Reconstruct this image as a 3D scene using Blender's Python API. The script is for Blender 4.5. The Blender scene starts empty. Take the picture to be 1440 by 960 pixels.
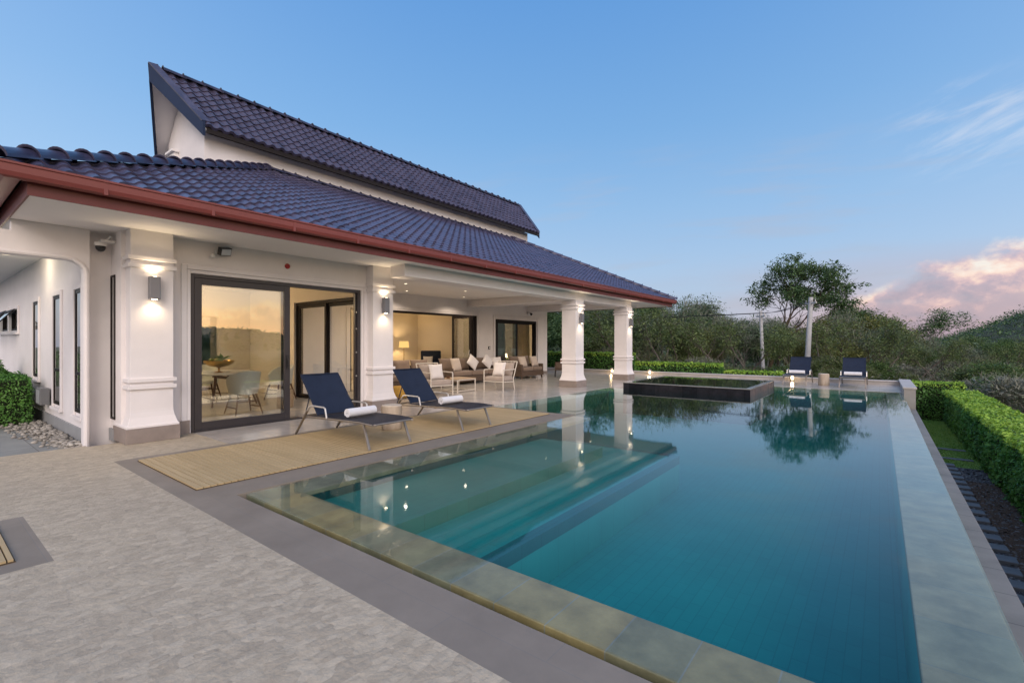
import bpy, bmesh, math, random
import numpy as np
from mathutils import Vector, Matrix
R = math.radians
S = bpy.context.scene
COL = S.collection
rng = random.Random(7)

# ---------------------------------------------------------------- camera
CAM_H = 1.45
YAW = math.atan2(517, 667)
FW = Vector((-math.sin(YAW), math.cos(YAW), 0)); RT = Vector((math.cos(YAW), math.sin(YAW), 0))
cam_d = bpy.data.cameras.new("camera"); cam = bpy.data.objects.new("camera", cam_d); COL.objects.link(cam)
cam.location = (0, 0, CAM_H); cam.rotation_euler = (R(90), 0, YAW)
cam_d.sensor_width = 36; cam_d.lens = 36 * 667 / 1440; cam_d.shift_y = 2 / 1440
cam_d.clip_start = 0.05; cam_d.clip_end = 6000
S.camera = cam
def ground_at(u, depth):          # plan position at a bearing and a distance
    p = (FW + RT * ((u - 720) / 667)) * depth
    return p.x, p.y

# ---------------------------------------------------------------- node helpers
def new_mat(name):
    m = bpy.data.materials.new(name); m.use_nodes = True
    nt = m.node_tree; nt.nodes.clear()
    out = nt.nodes.new("ShaderNodeOutputMaterial")
    return m, nt, out
def nd(nt, t, **kw):
    n = nt.nodes.new(t)
    for k, v in kw.items():
        if k.startswith('i_'):
            n.inputs[k[2:].replace('_', ' ')].default_value = v
        else: setattr(n, k, v)
    return n
def lk(nt, a, b): nt.links.new(a, b)
def ramp(nt, stops, interp='LINEAR'):
    n = nt.nodes.new("ShaderNodeValToRGB"); cr = n.color_ramp; cr.interpolation = interp
    while len(cr.elements) > 1: cr.elements.remove(cr.elements[-1])
    cr.elements[0].position = stops[0][0]; cr.elements[0].color = (*stops[0][1], 1)
    for p, c in stops[1:]:
        e = cr.elements.new(p); e.color = (*c, 1)
    return n
def coords(nt, scale=(1, 1, 1), rot=(0, 0, 0), kind='Object'):
    if kind == 'World':
        g = nd(nt, "ShaderNodeNewGeometry"); src = g.outputs['Position']
    else:
        tc = nd(nt, "ShaderNodeTexCoord"); src = tc.outputs[kind]
    mp = nd(nt, "ShaderNodeMapping"); mp.inputs['Scale'].default_value = scale; mp.inputs['Rotation'].default_value = rot
    lk(nt, src, mp.inputs['Vector']); return mp.outputs['Vector']

def plain(name, col, rough=0.6, metal=0.0, var=0.0, vscale=3.0, bump=0.0, bscale=60.0, spec=0.5, col2=None, coat=0.0, stretch=(1, 1, 1), sheen=0.0):
    m, nt, out = new_mat(name)
    b = nd(nt, "ShaderNodeBsdfPrincipled"); lk(nt, b.outputs[0], out.inputs[0])
    b.inputs['Base Color'].default_value = (*col, 1); b.inputs['Roughness'].default_value = rough
    b.inputs['Metallic'].default_value = metal; b.inputs['Specular IOR Level'].default_value = spec
    b.inputs['Coat Weight'].default_value = coat; b.inputs['Sheen Weight'].default_value = sheen
    if var > 0 or col2:
        v = coords(nt, stretch)
        n = nd(nt, "ShaderNodeTexNoise", i_Scale=vscale, i_Detail=6.0, i_Roughness=0.6); lk(nt, v, n.inputs['Vector'])
        c2 = col2 or tuple(max(0, c * (1 - var)) for c in col)
        c1 = col if col2 else tuple(min(1, c * (1 + var * .5)) for c in col)
        r = ramp(nt, [(0.3, c2), (0.7, c1)]); lk(nt, n.outputs[0], r.inputs[0]); lk(nt, r.outputs[0], b.inputs['Base Color'])
    if bump > 0:
        v = coords(nt, stretch)
        n = nd(nt, "ShaderNodeTexNoise", i_Scale=bscale, i_Detail=4.0); lk(nt, v, n.inputs['Vector'])
        bp = nd(nt, "ShaderNodeBump", i_Strength=bump, i_Distance=0.01); lk(nt, n.outputs[0], bp.inputs['Height']); lk(nt, bp.outputs[0], b.inputs['Normal'])
    return m

def emit(name, col, strength):
    m, nt, out = new_mat(name)
    e = nd(nt, "ShaderNodeEmission"); e.inputs[0].default_value = (*col, 1); e.inputs[1].default_value = strength
    lk(nt, e.outputs[0], out.inputs[0]); return m

def schlick(nt, f0, normal=None, power=5):
    g = nd(nt, "ShaderNodeNewGeometry")
    d = nd(nt, "ShaderNodeVectorMath", operation='DOT_PRODUCT')
    lk(nt, normal if normal else g.outputs['Normal'], d.inputs[0]); lk(nt, g.outputs['Incoming'], d.inputs[1])
    a = nd(nt, "ShaderNodeMath", operation='ABSOLUTE'); lk(nt, d.outputs['Value'], a.inputs[0])
    s = nd(nt, "ShaderNodeMath", operation='SUBTRACT', use_clamp=True); s.inputs[0].default_value = 1; lk(nt, a.outputs[0], s.inputs[1])
    p = nd(nt, "ShaderNodeMath", operation='POWER'); lk(nt, s.outputs[0], p.inputs[0]); p.inputs[1].default_value = power
    m = nd(nt, "ShaderNodeMath", operation='MULTIPLY_ADD'); lk(nt, p.outputs[0], m.inputs[0]); m.inputs[1].default_value = 1 - f0; m.inputs[2].default_value = f0
    return m.outputs[0]

def glass(name, tint=(0.90, 0.92, 0.91), f0=0.16):
    m, nt, out = new_mat(name)
    t = nd(nt, "ShaderNodeBsdfTransparent"); t.inputs[0].default_value = (*tint, 1)
    g = nd(nt, "ShaderNodeBsdfGlossy"); g.inputs['Roughness'].default_value = 0.0; g.inputs[0].default_value = (1, 1, 1, 1)
    mx = nd(nt, "ShaderNodeMixShader"); lk(nt, schlick(nt, f0), mx.inputs[0]); lk(nt, t.outputs[0], mx.inputs[1]); lk(nt, g.outputs[0], mx.inputs[2])
    lk(nt, mx.outputs[0], out.inputs[0]); return m

def leafy(name, dark, mid, light, rough=0.55, trans=0.25):
    m, nt, out = new_mat(name)
    g = nd(nt, "ShaderNodeNewGeometry")
    v = coords(nt, (1, 1, 1))
    n = nd(nt, "ShaderNodeTexNoise", i_Scale=0.9, i_Detail=3.0); lk(nt, v, n.inputs['Vector'])
    a = nd(nt, "ShaderNodeMath", operation='MULTIPLY_ADD'); lk(nt, g.outputs['Random Per Island'], a.inputs[0]); a.inputs[1].default_value = 0.6
    a2 = nd(nt, "ShaderNodeMath", operation='MULTIPLY_ADD'); lk(nt, n.outputs[0], a2.inputs[0]); a2.inputs[1].default_value = 1.1; a2.inputs[2].default_value = -0.35
    lk(nt, a2.outputs[0], a.inputs[2])
    r = ramp(nt, [(0.1, dark), (0.5, mid), (0.95, light)]); lk(nt, a.outputs[0], r.inputs[0])
    b = nd(nt, "ShaderNodeBsdfPrincipled"); b.inputs['Roughness'].default_value = rough; lk(nt, r.outputs[0], b.inputs['Base Color'])
    t = nd(nt, "ShaderNodeBsdfTranslucent"); lk(nt, r.outputs[0], t.inputs[0])
    mx = nd(nt, "ShaderNodeMixShader"); mx.inputs[0].default_value = trans
    lk(nt, b.outputs[0], mx.inputs[1]); lk(nt, t.outputs[0], mx.inputs[2]); lk(nt, mx.outputs[0], out.inputs[0]); return m

# ---------------------------------------------------------------- materials
M = {}
M['white'] = plain('white_render', (.775, .74, .735), .75, var=.08, vscale=1.2, bump=.15, bscale=90)
M['soffit'] = plain('soffit_paint', (.82, .80, .79), .8, var=.03, vscale=.8)
M['inside'] = plain('warm_interior_paint', (.74, .66, .54), .8, var=.03, vscale=.8)
M['inside_ceil'] = plain('interior_ceiling_paint', (.78, .73, .64), .8)
M['plinth'] = plain('plinth_stone', (.27, .225, .20), .55, var=.2, vscale=4, bump=.1)
M['plinth_grey'] = plain('grey_skirting', (.30, .31, .32), .6, var=.12, vscale=3)
M['frame'] = plain('charcoal_aluminium', (.032, .028, .032), .38, var=.08, vscale=5)
M['frame_dark'] = plain('dark_bronze_aluminium', (.016, .012, .012), .5, spec=.2)
M['red'] = plain('red_gutter_paint', (.20, .046, .040), .42, var=.16, vscale=1.4, stretch=(1, .35, 1))
M['red_dark'] = plain('red_fascia_paint', (.15, .034, .030), .5, var=.18, vscale=2)
M['barge'] = plain('navy_barge_paint', (.018, .032, .075), .6, var=.15, vscale=2, spec=.2)
M['glass'] = glass('door_glass')
M['glass_mirror'] = glass('reflective_tinted_glass', (.45, .48, .52), .42)
M['glass_win'] = glass('window_glass', (.75, .8, .82), .14)
M['navy'] = plain('navy_sling_mesh', (.014, .023, .048), .72, var=.18, vscale=6, bump=.35, bscale=260, spec=.3)
M['navy_seat'] = plain('dark_sling_mesh', (.017, .018, .027), .6, var=.15, vscale=6, bump=.35, bscale=260)
M['alu'] = plain('brushed_bronze_aluminium', (.30, .26, .22), .38, metal=.65, var=.12, vscale=8)
M['alu_light'] = plain('pale_aluminium', (.62, .60, .57), .35, metal=.6)
M['alu_white'] = plain('cream_powdercoat', (.62, .57, .50), .45)
M['towel'] = plain('white_towelling', (.80, .80, .82), .95, bump=.8, bscale=220, sheen=.3)
M['stump'] = plain('pale_stump_wood', (.50, .42, .33), .75, col2=(.30, .23, .16), vscale=6, bump=.6, bscale=18, stretch=(1, 1, .3))
M['stump_top'] = plain('stump_end_grain', (.58, .50, .40), .7, var=.2, vscale=9)
M['brown_cushion'] = plain('taupe_cushion_fabric', (.23, .165, .125), .9, var=.15, vscale=5, bump=.3, bscale=160, sheen=.2)
M['seat_cushion'] = plain('mushroom_seat_fabric', (.36, .30, .26), .9, var=.1, vscale=5, bump=.3, bscale=160, sheen=.2)
M['white_cushion'] = plain('ivory_cushion_fabric', (.74, .70, .68), .9, var=.06, vscale=4, bump=.3, bscale=160, sheen=.2)
M['beige_cushion'] = plain('beige_cushion_fabric', (.56, .47, .40), .9, var=.1, vscale=4, bump=.3, bscale=160, sheen=.2)
M['rust_cushion'] = plain('faded_red_cushion_fabric', (.42, .24, .19), .9, var=.2, vscale=4, bump=.3, bscale=160)
M['mustard'] = plain('mustard_knit', (.52, .30, .06), .95, var=.25, vscale=14, bump=1.0, bscale=50)
M['wicker'] = plain('brown_wicker', (.115, .075, .052), .65, var=.4, vscale=40, bump=1.0, bscale=70, stretch=(1, 1, 3))
M['wood_dark'] = plain('walnut_wood', (.13, .06, .03), .45, var=.35, vscale=5, stretch=(1, 6, 6))
M['wood_table'] = plain('weathered_teak', (.40, .29, .19), .5, var=.25, vscale=4, stretch=(1, 8, 8))
M['sconce'] = plain('grey_lamp_metal', (.20, .20, .215), .42, metal=.3, var=.06)
M['lamp_glow'] = emit('sconce_bulb_glow', (1.0, .78, .50), 22)
M['down_glow'] = emit('downlight_glow', (1.0, .82, .58), 7)
M['lantern_glow'] = emit('lantern_glow', (1.0, .72, .40), 10)
M['shade_glow'] = emit('lamp_shade_glow', (1.0, .62, .20), 1.1)
M['plastic_white'] = plain('white_plastic', (.72, .71, .70), .4)
M['plastic_dark'] = plain('black_plastic', (.02, .02, .022), .3)
M['lens'] = plain('lamp_lens', (.55, .57, .60), .15)
M['red_plastic'] = plain('red_plastic', (.35, .02, .02), .35)
M['brass'] = plain('aged_brass', (.42, .24, .06), .32, metal=.9, var=.2, vscale=9)
M['fruit'] = plain('green_fruit', (.20, .24, .04), .4, var=.3)
M['fruit_o'] = plain('orange_fruit', (.50, .17, .03), .45, var=.2)
M['chair_white'] = plain('cream_leather', (.66, .65, .57), .5, var=.06)
M['table_white'] = plain('white_lacquer', (.72, .71, .68), .25)
M['curtain'] = plain('ochre_curtain', (.50, .33, .16), .9, var=.2, vscale=3, sheen=.2)
M['curtain_white'] = plain('sheer_curtain', (.62, .62, .60), .9)
M['picture'] = plain('grey_print', (.22, .20, .21), .6, var=.3, vscale=8)
M['concrete'] = plain('pole_concrete', (.44, .45, .47), .8, var=.12, vscale=3, bump=.2)
M['cable'] = plain('black_cable', (.025, .025, .03), .6)
M['post'] = plain('fence_post_paint', (.48, .48, .48), .7, var=.2)
M['pot_grey'] = plain('grey_box_paint', (.16, .165, .17), .6)

def floor_mats():
    # split-face mosaic paving: small irregular chips with relief
    m, nt, out = new_mat('split_stone_paving')
    b = nd(nt, "ShaderNodeBsdfPrincipled"); lk(nt, b.outputs[0], out.inputs[0]); b.inputs['Roughness'].default_value = .6
    v = coords(nt, (1, 1, 1), kind='World')
    def N(scale, det, rough=.55, vec=None):
        n = nd(nt, "ShaderNodeTexNoise", i_Scale=scale, i_Detail=det, i_Roughness=rough); lk(nt, vec or v, n.inputs['Vector']); return n.outputs[0]
    mp = nd(nt, "ShaderNodeMapping"); mp.inputs['Scale'].default_value = (19, 11, 1); mp.inputs['Rotation'].default_value = (0, 0, R(4)); lk(nt, v, mp.inputs['Vector'])
    vo = nd(nt, "ShaderNodeTexVoronoi", i_Scale=1.0, i_Randomness=.85); vo.distance = 'CHEBYCHEV'; lk(nt, mp.outputs[0], vo.inputs['Vector'])
    ve = nd(nt, "ShaderNodeTexVoronoi", i_Scale=1.0, i_Randomness=.85); ve.feature = 'DISTANCE_TO_EDGE'; lk(nt, mp.outputs[0], ve.inputs['Vector'])
    bw = nd(nt, "ShaderNodeSeparateColor"); lk(nt, vo.outputs['Color'], bw.inputs[0])
    chip = ramp(nt, [(0, (.43, .365, .27)), (.5, (.49, .42, .31)), (1, (.55, .475, .355))]); lk(nt, bw.outputs[0], chip.inputs[0])
    rb = ramp(nt, [(.3, (.91, .91, .92)), (.7, (1.03, 1.02, 1.0))]); lk(nt, N(.5, 5), rb.inputs[0])
    rf = ramp(nt, [(.3, (.84, .84, .84)), (.7, (1.09, 1.09, 1.09))]); lk(nt, N(15, 7, .66), rf.inputs[0])
    re = ramp(nt, [(0, (.92, .915, .91)), (.10, (1, 1, 1))]); lk(nt, ve.outputs[0], re.inputs[0])
    col = chip.outputs[0]
    for r_ in (rb, rf, re):
        mm = nd(nt, "ShaderNodeMix", data_type='RGBA', blend_type='MULTIPLY'); mm.inputs[0].default_value = 1; lk(nt, col, mm.inputs[6]); lk(nt, r_.outputs[0], mm.inputs[7]); col = mm.outputs[2]
    lk(nt, col, b.inputs['Base Color'])
    h1 = nd(nt, "ShaderNodeMath", operation='MULTIPLY_ADD'); lk(nt, bw.outputs[1], h1.inputs[0]); h1.inputs[1].default_value = .22; lk(nt, N(30, 6, .6), h1.inputs[2])
    h0 = nd(nt, "ShaderNodeMath", operation='MULTIPLY_ADD'); lk(nt, N(9, 4, .6), h0.inputs[0]); h0.inputs[1].default_value = 1.0; lk(nt, h1.outputs[0], h0.inputs[2])
    h2 = nd(nt, "ShaderNodeMath", operation='MULTIPLY_ADD'); lk(nt, vo.outputs['Distance'], h2.inputs[0]); h2.inputs[1].default_value = -.55; lk(nt, h0.outputs[0], h2.inputs[2])
    bp = nd(nt, "ShaderNodeBump", i_Strength=.6, i_Distance=.012); lk(nt, h2.outputs[0], bp.inputs['Height']); lk(nt, bp.outputs[0], b.inputs['Normal'])
    M['paver'] = m
    def slab(name, c1, c2, w, h, rough, spec=.5, shift=(0, 0, 0), mort=.004, mcol=(.10, .09, .09), off=0.5, bump=.12, rotz=0, var=(.82, 1.08), vs=2.2, coat=0.0, water=None):
        m, nt, out = new_mat(name)
        b = nd(nt, "ShaderNodeBsdfPrincipled"); lk(nt, b.outputs[0], out.inputs[0]); b.inputs['Roughness'].default_value = rough; b.inputs['Coat Weight'].default_value = coat; b.inputs['Specular IOR Level'].default_value = spec
        v = coords(nt, (1, 1, 1), (0, 0, rotz), kind='World')
        br = nd(nt, "ShaderNodeTexBrick"); br.offset = off
        for k, q in {'Scale': 1.0, 'Mortar Size': mort, 'Mortar Smooth': .1, 'Brick Width': w, 'Row Height': h}.items(): br.inputs[k].default_value = q
        br.inputs['Color1'].default_value = (*c1, 1); br.inputs['Color2'].default_value = (*c2, 1); br.inputs['Mortar'].default_value = (*mcol, 1)
        lk(nt, v, br.inputs['Vector'])
        n = nd(nt, "ShaderNodeTexNoise", i_Scale=vs, i_Detail=8.0, i_Roughness=.62); lk(nt, v, n.inputs['Vector'])
        r = ramp(nt, [(.3, (var[0],) * 3), (.7, (var[1],) * 3)]); lk(nt, n.outputs[0], r.inputs[0])
        mm = nd(nt, "ShaderNodeMix", data_type='RGBA', blend_type='MULTIPLY'); mm.inputs[0].default_value = 1; lk(nt, br.outputs['Color'], mm.inputs[6]); lk(nt, r.outputs[0], mm.inputs[7])
        lk(nt, mm.outputs[2], b.inputs['Base Color'])
        if bump:
            n2 = nd(nt, "ShaderNodeTexNoise", i_Scale=55.0, i_Detail=4.0); lk(nt, v, n2.inputs['Vector'])
            s = nd(nt, "ShaderNodeMath", operation='MULTIPLY_ADD'); lk(nt, br.outputs['Fac'], s.inputs[0]); s.inputs[1].default_value = -1.2; lk(nt, n2.outputs[0], s.inputs[2])
            bp = nd(nt, "ShaderNodeBump", i_Strength=bump, i_Distance=.006); lk(nt, s.outputs[0], bp.inputs['Height']); lk(nt, bp.outputs[0], b.inputs['Normal'])
        return m
    M['granite'] = slab('grey_granite_border', (.26, .222, .178), (.245, .21, .168), 1.2, .6, .6, mort=.0015, mcol=(.20, .19, .175))
    M['marble'] = slab('terrace_marble', (.55, .515, .475), (.52, .49, .455), .6, .6, .17, mort=.002, mcol=(.30, .28, .26), off=0, bump=.03)
    M['side_path'] = slab('side_path_concrete', (.27, .285, .28), (.25, .265, .26), 1.5, 1.2, .8, mort=.004)
    SSK = dict(mort=.004, mcol=(.26, .27, .22), bump=.3, vs=4.5, var=(.62, 1.18), off=0)
    M['sandstone'] = slab('wet_sandstone_coping', (.33, .265, .115), (.15, .195, .15), .345, 1.0, .5, **SSK)
    M['sandstone_side'] = slab('wet_sandstone_edge_coping', (.27, .25, .15), (.20, .215, .145), 1.0, .48, .5, **dict(SSK, mort=.004, mcol=(.17, .19, .15)))
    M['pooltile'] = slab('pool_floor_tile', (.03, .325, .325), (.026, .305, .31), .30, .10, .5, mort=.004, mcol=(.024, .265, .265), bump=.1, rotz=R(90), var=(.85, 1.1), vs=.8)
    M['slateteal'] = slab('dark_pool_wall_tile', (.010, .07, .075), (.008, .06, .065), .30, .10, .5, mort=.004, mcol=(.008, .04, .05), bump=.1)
    M['step_shade'] = slab('shaded_step_edge_tile', (.012, .12, .12), (.010, .11, .11), .30, .10, .5, mort=.004, mcol=(.008, .08, .08), bump=.1, rotz=R(90))  # darkened tile colour stands in for shade on the step face
    M['shelf_low'] = slab('lower_shelf_tile', (.022, .27, .25), (.02, .25, .235), .30, .15, .5, mort=.004, mcol=(.016, .20, .19), bump=.1, rotz=R(90), var=(.85, 1.1), vs=1.1)
    M['shelftile'] = slab('pool_shelf_stone', (.036, .21, .18), (.03, .19, .165), .30, .15, .5, mort=.004, mcol=(.024, .15, .135), bump=.1, rotz=R(90), var=(.8, 1.12), vs=1.1)
    M['slate'] = slab('black_slate_tile', (.010, .011, .015), (.022, .021, .026), .42, .11, .5, spec=.12, mort=.003, mcol=(.004, .004, .004), bump=.35, var=(.5, 1.6), vs=5)
    M['slate_rust'] = slab('rusty_slate_tile', (.16, .11, .10), (.10, .085, .085), .30, .11, .5, spec=.2, mort=.003, mcol=(.05, .04, .04), bump=.35, var=(.6, 1.4), vs=5, rotz=R(90))
    M['overflow'] = slab('overflow_coping_stone', (.25, .225, .20), (.22, .20, .185), .30, .5, .6, mort=.005, mcol=(.11, .10, .09), off=0, var=(.75, 1.12))
    M['wallstone'] = slab('boundary_wall_render', (.43, .40, .37), (.41, .385, .36), 2.4, .6, .75, mort=.002, mcol=(.33, .31, .29))
    M['capstone'] = plain('wall_cap_stone', (.50, .47, .44), .65, var=.1, vscale=2)
    M['stepstone'] = plain('slate_stepping_stone', (.115, .135, .155), .6, var=.25, vscale=5, bump=.3, bscale=30)
    # teak decking: boards run along X
    m, nt, out = new_mat('teak_deck_boards')
    b = nd(nt, "ShaderNodeBsdfPrincipled"); lk(nt, b.outputs[0], out.inputs[0]); b.inputs['Roughness'].default_value = .62
    v = coords(nt, (1, 1, 1), kind='World')
    n = nd(nt, "ShaderNodeTexNoise", i_Scale=3.0, i_Detail=5.0)
    mp = nd(nt, "ShaderNodeMapping"); mp.inputs['Scale'].default_value = (.8, 14, 1); lk(nt, v, mp.inputs['Vector']); lk(nt, mp.outputs[0], n.inputs['Vector'])
    g = nd(nt, "ShaderNodeNewGeometry")
    a = nd(nt, "ShaderNodeMath", operation='MULTIPLY_ADD'); lk(nt, g.outputs['Random Per Island'], a.inputs[0]); a.inputs[1].default_value = .28; lk(nt, n.outputs[0], a.inputs[2])
    r = ramp(nt, [(.3, (.41, .305, .16)), (.75, (.49, .37, .20)), (1.0, (.55, .42, .235))]); lk(nt, a.outputs[0], r.inputs[0]); lk(nt, r.outputs[0], b.inputs['Base Color'])
    bp = nd(nt, "ShaderNodeBump", i_Strength=.2, i_Distance=.004); lk(nt, n.outputs[0], bp.inputs['Height']); lk(nt, bp.outputs[0], b.inputs['Normal'])
    M['teak'] = m
    M['deck_gap'] = plain('deck_gap_shadow_board', (.10, .065, .03), .8)
floor_mats()

def tile_mat(name, c1, c2, rough, coat):
    m, nt, out = new_mat(name)  # every tile a slightly different firing
    b = nd(nt, "ShaderNodeBsdfPrincipled"); lk(nt, b.outputs[0], out.inputs[0])
    v = coords(nt, (1, 1, 1), kind='World')
    n = nd(nt, "ShaderNodeTexNoise", i_Scale=2.4, i_Detail=5.0); lk(nt, v, n.inputs['Vector'])
    sn = nd(nt, "ShaderNodeVectorMath", operation='SNAP'); lk(nt, v, sn.inputs[0]); sn.inputs[1].default_value = (.2245, .24, 50)
    bw = nd(nt, "ShaderNodeTexWhiteNoise"); lk(nt, sn.outputs[0], bw.inputs['Vector'])
    a = nd(nt, "ShaderNodeMath", operation='MULTIPLY_ADD'); lk(nt, bw.outputs[0], a.inputs[0]); a.inputs[1].default_value = .7
    lk(nt, n.outputs[0], a.inputs[2])
    r = ramp(nt, [(.4, c1), (1.0, c2)]); lk(nt, a.outputs[0], r.inputs[0]); lk(nt, r.outputs[0], b.inputs['Base Color'])
    rr = nd(nt, "ShaderNodeMapRange"); rr.inputs['To Min'].default_value = rough - .08; rr.inputs['To Max'].default_value = rough + .12
    lk(nt, n.outputs[0], rr.inputs['Value']); lk(nt, rr.outputs[0], b.inputs['Roughness'])
    b.inputs['Coat Weight'].default_value = coat; b.inputs['Coat Roughness'].default_value = .25
    return m
M['tile'] = tile_mat('sky_tinted_purple_roof_tile', (.042, .042, .085), (.075, .070, .125), .30, .30)  # bluer base colour carries part of the sky reflection
M['tile_up'] = tile_mat('dimmed_purple_roof_tile', (.034, .030, .056), (.068, .060, .100), .42, .12)  # same tiles, colour dimmed where less sky is reflected

M['bark'] = plain('grey_bark', (.12, .10, .085), .9, var=.4, vscale=3, bump=.5, bscale=14, stretch=(1, 1, .3))
M['bark_brown'] = plain('brown_bark', (.12, .085, .06), .9, var=.4, vscale=3, bump=.5, bscale=14, stretch=(1, 1, .3))
M['bark_pale'] = plain('pale_bark', (.28, .26, .23), .9, var=.3, vscale=3, bump=.4, bscale=14, stretch=(1, 1, .3))
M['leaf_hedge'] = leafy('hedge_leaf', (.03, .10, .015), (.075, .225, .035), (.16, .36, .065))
M['leaf_hedge_top'] = leafy('lime_hedge_top_leaf', (.16, .33, .035), (.30, .50, .06), (.46, .64, .10))  # brighter lime leaf colour for the top layer of a hedge
M['leaf_dark'] = leafy('dark_green_leaf', (.036, .078, .030), (.085, .155, .06), (.15, .245, .09))
M['leaf_olive'] = leafy('olive_leaf', (.066, .10, .032), (.14, .195, .062), (.23, .29, .095))
M['leaf_grey'] = leafy('grey_green_leaf', (.07, .11, .065), (.135, .195, .11), (.22, .285, .165))
M['leaf_fresh'] = leafy('fresh_green_leaf', (.04, .085, .025), (.09, .165, .045), (.16, .25, .07))
M['leaf_gold'] = leafy('yellowing_leaf', (.085, .10, .025), (.165, .18, .045), (.26, .27, .07))
M['twig_grey'] = leafy('dry_grey_twig', (.11, .12, .10), (.18, .19, .155), (.26, .265, .22), trans=.05)
M['twig_brown'] = leafy('dry_brown_twig', (.09, .095, .06), (.15, .152, .10), (.22, .215, .145), trans=.05)
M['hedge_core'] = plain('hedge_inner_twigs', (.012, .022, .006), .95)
M['lawn'] = plain('lawn_turf', (.20, .36, .075), .9, col2=(.14, .26, .055), vscale=6, bump=.6, bscale=120)
M['grass'] = leafy('grass_blade', (.13, .28, .045), (.20, .37, .07), (.30, .46, .11))
M['gravel_bed'] = plain('dark_gravel_bed', (.085, .09, .10), .9, var=.5, vscale=50, bump=1.0, bscale=120)
M['gravel'] = leafy('gravel_chip', (.05, .055, .06), (.10, .11, .12), (.20, .21, .22), trans=0.0)
M['pebble'] = leafy('pale_pebble', (.14, .13, .115), (.30, .28, .25), (.50, .47, .42), trans=0.0)
M['soil'] = plain('scrubland_soil', (.16, .145, .09), .95, col2=(.075, .105, .04), vscale=.25, bump=.6, bscale=3)
M['mulch'] = plain('bark_mulch', (.085, .055, .035), .95, var=.5, vscale=40, bump=1.0, bscale=60)
M['hill'] = plain('forested_hill', (.030, .045, .026), .95, col2=(.055, .06, .035), vscale=.05, bump=1.0, bscale=.25)

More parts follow.
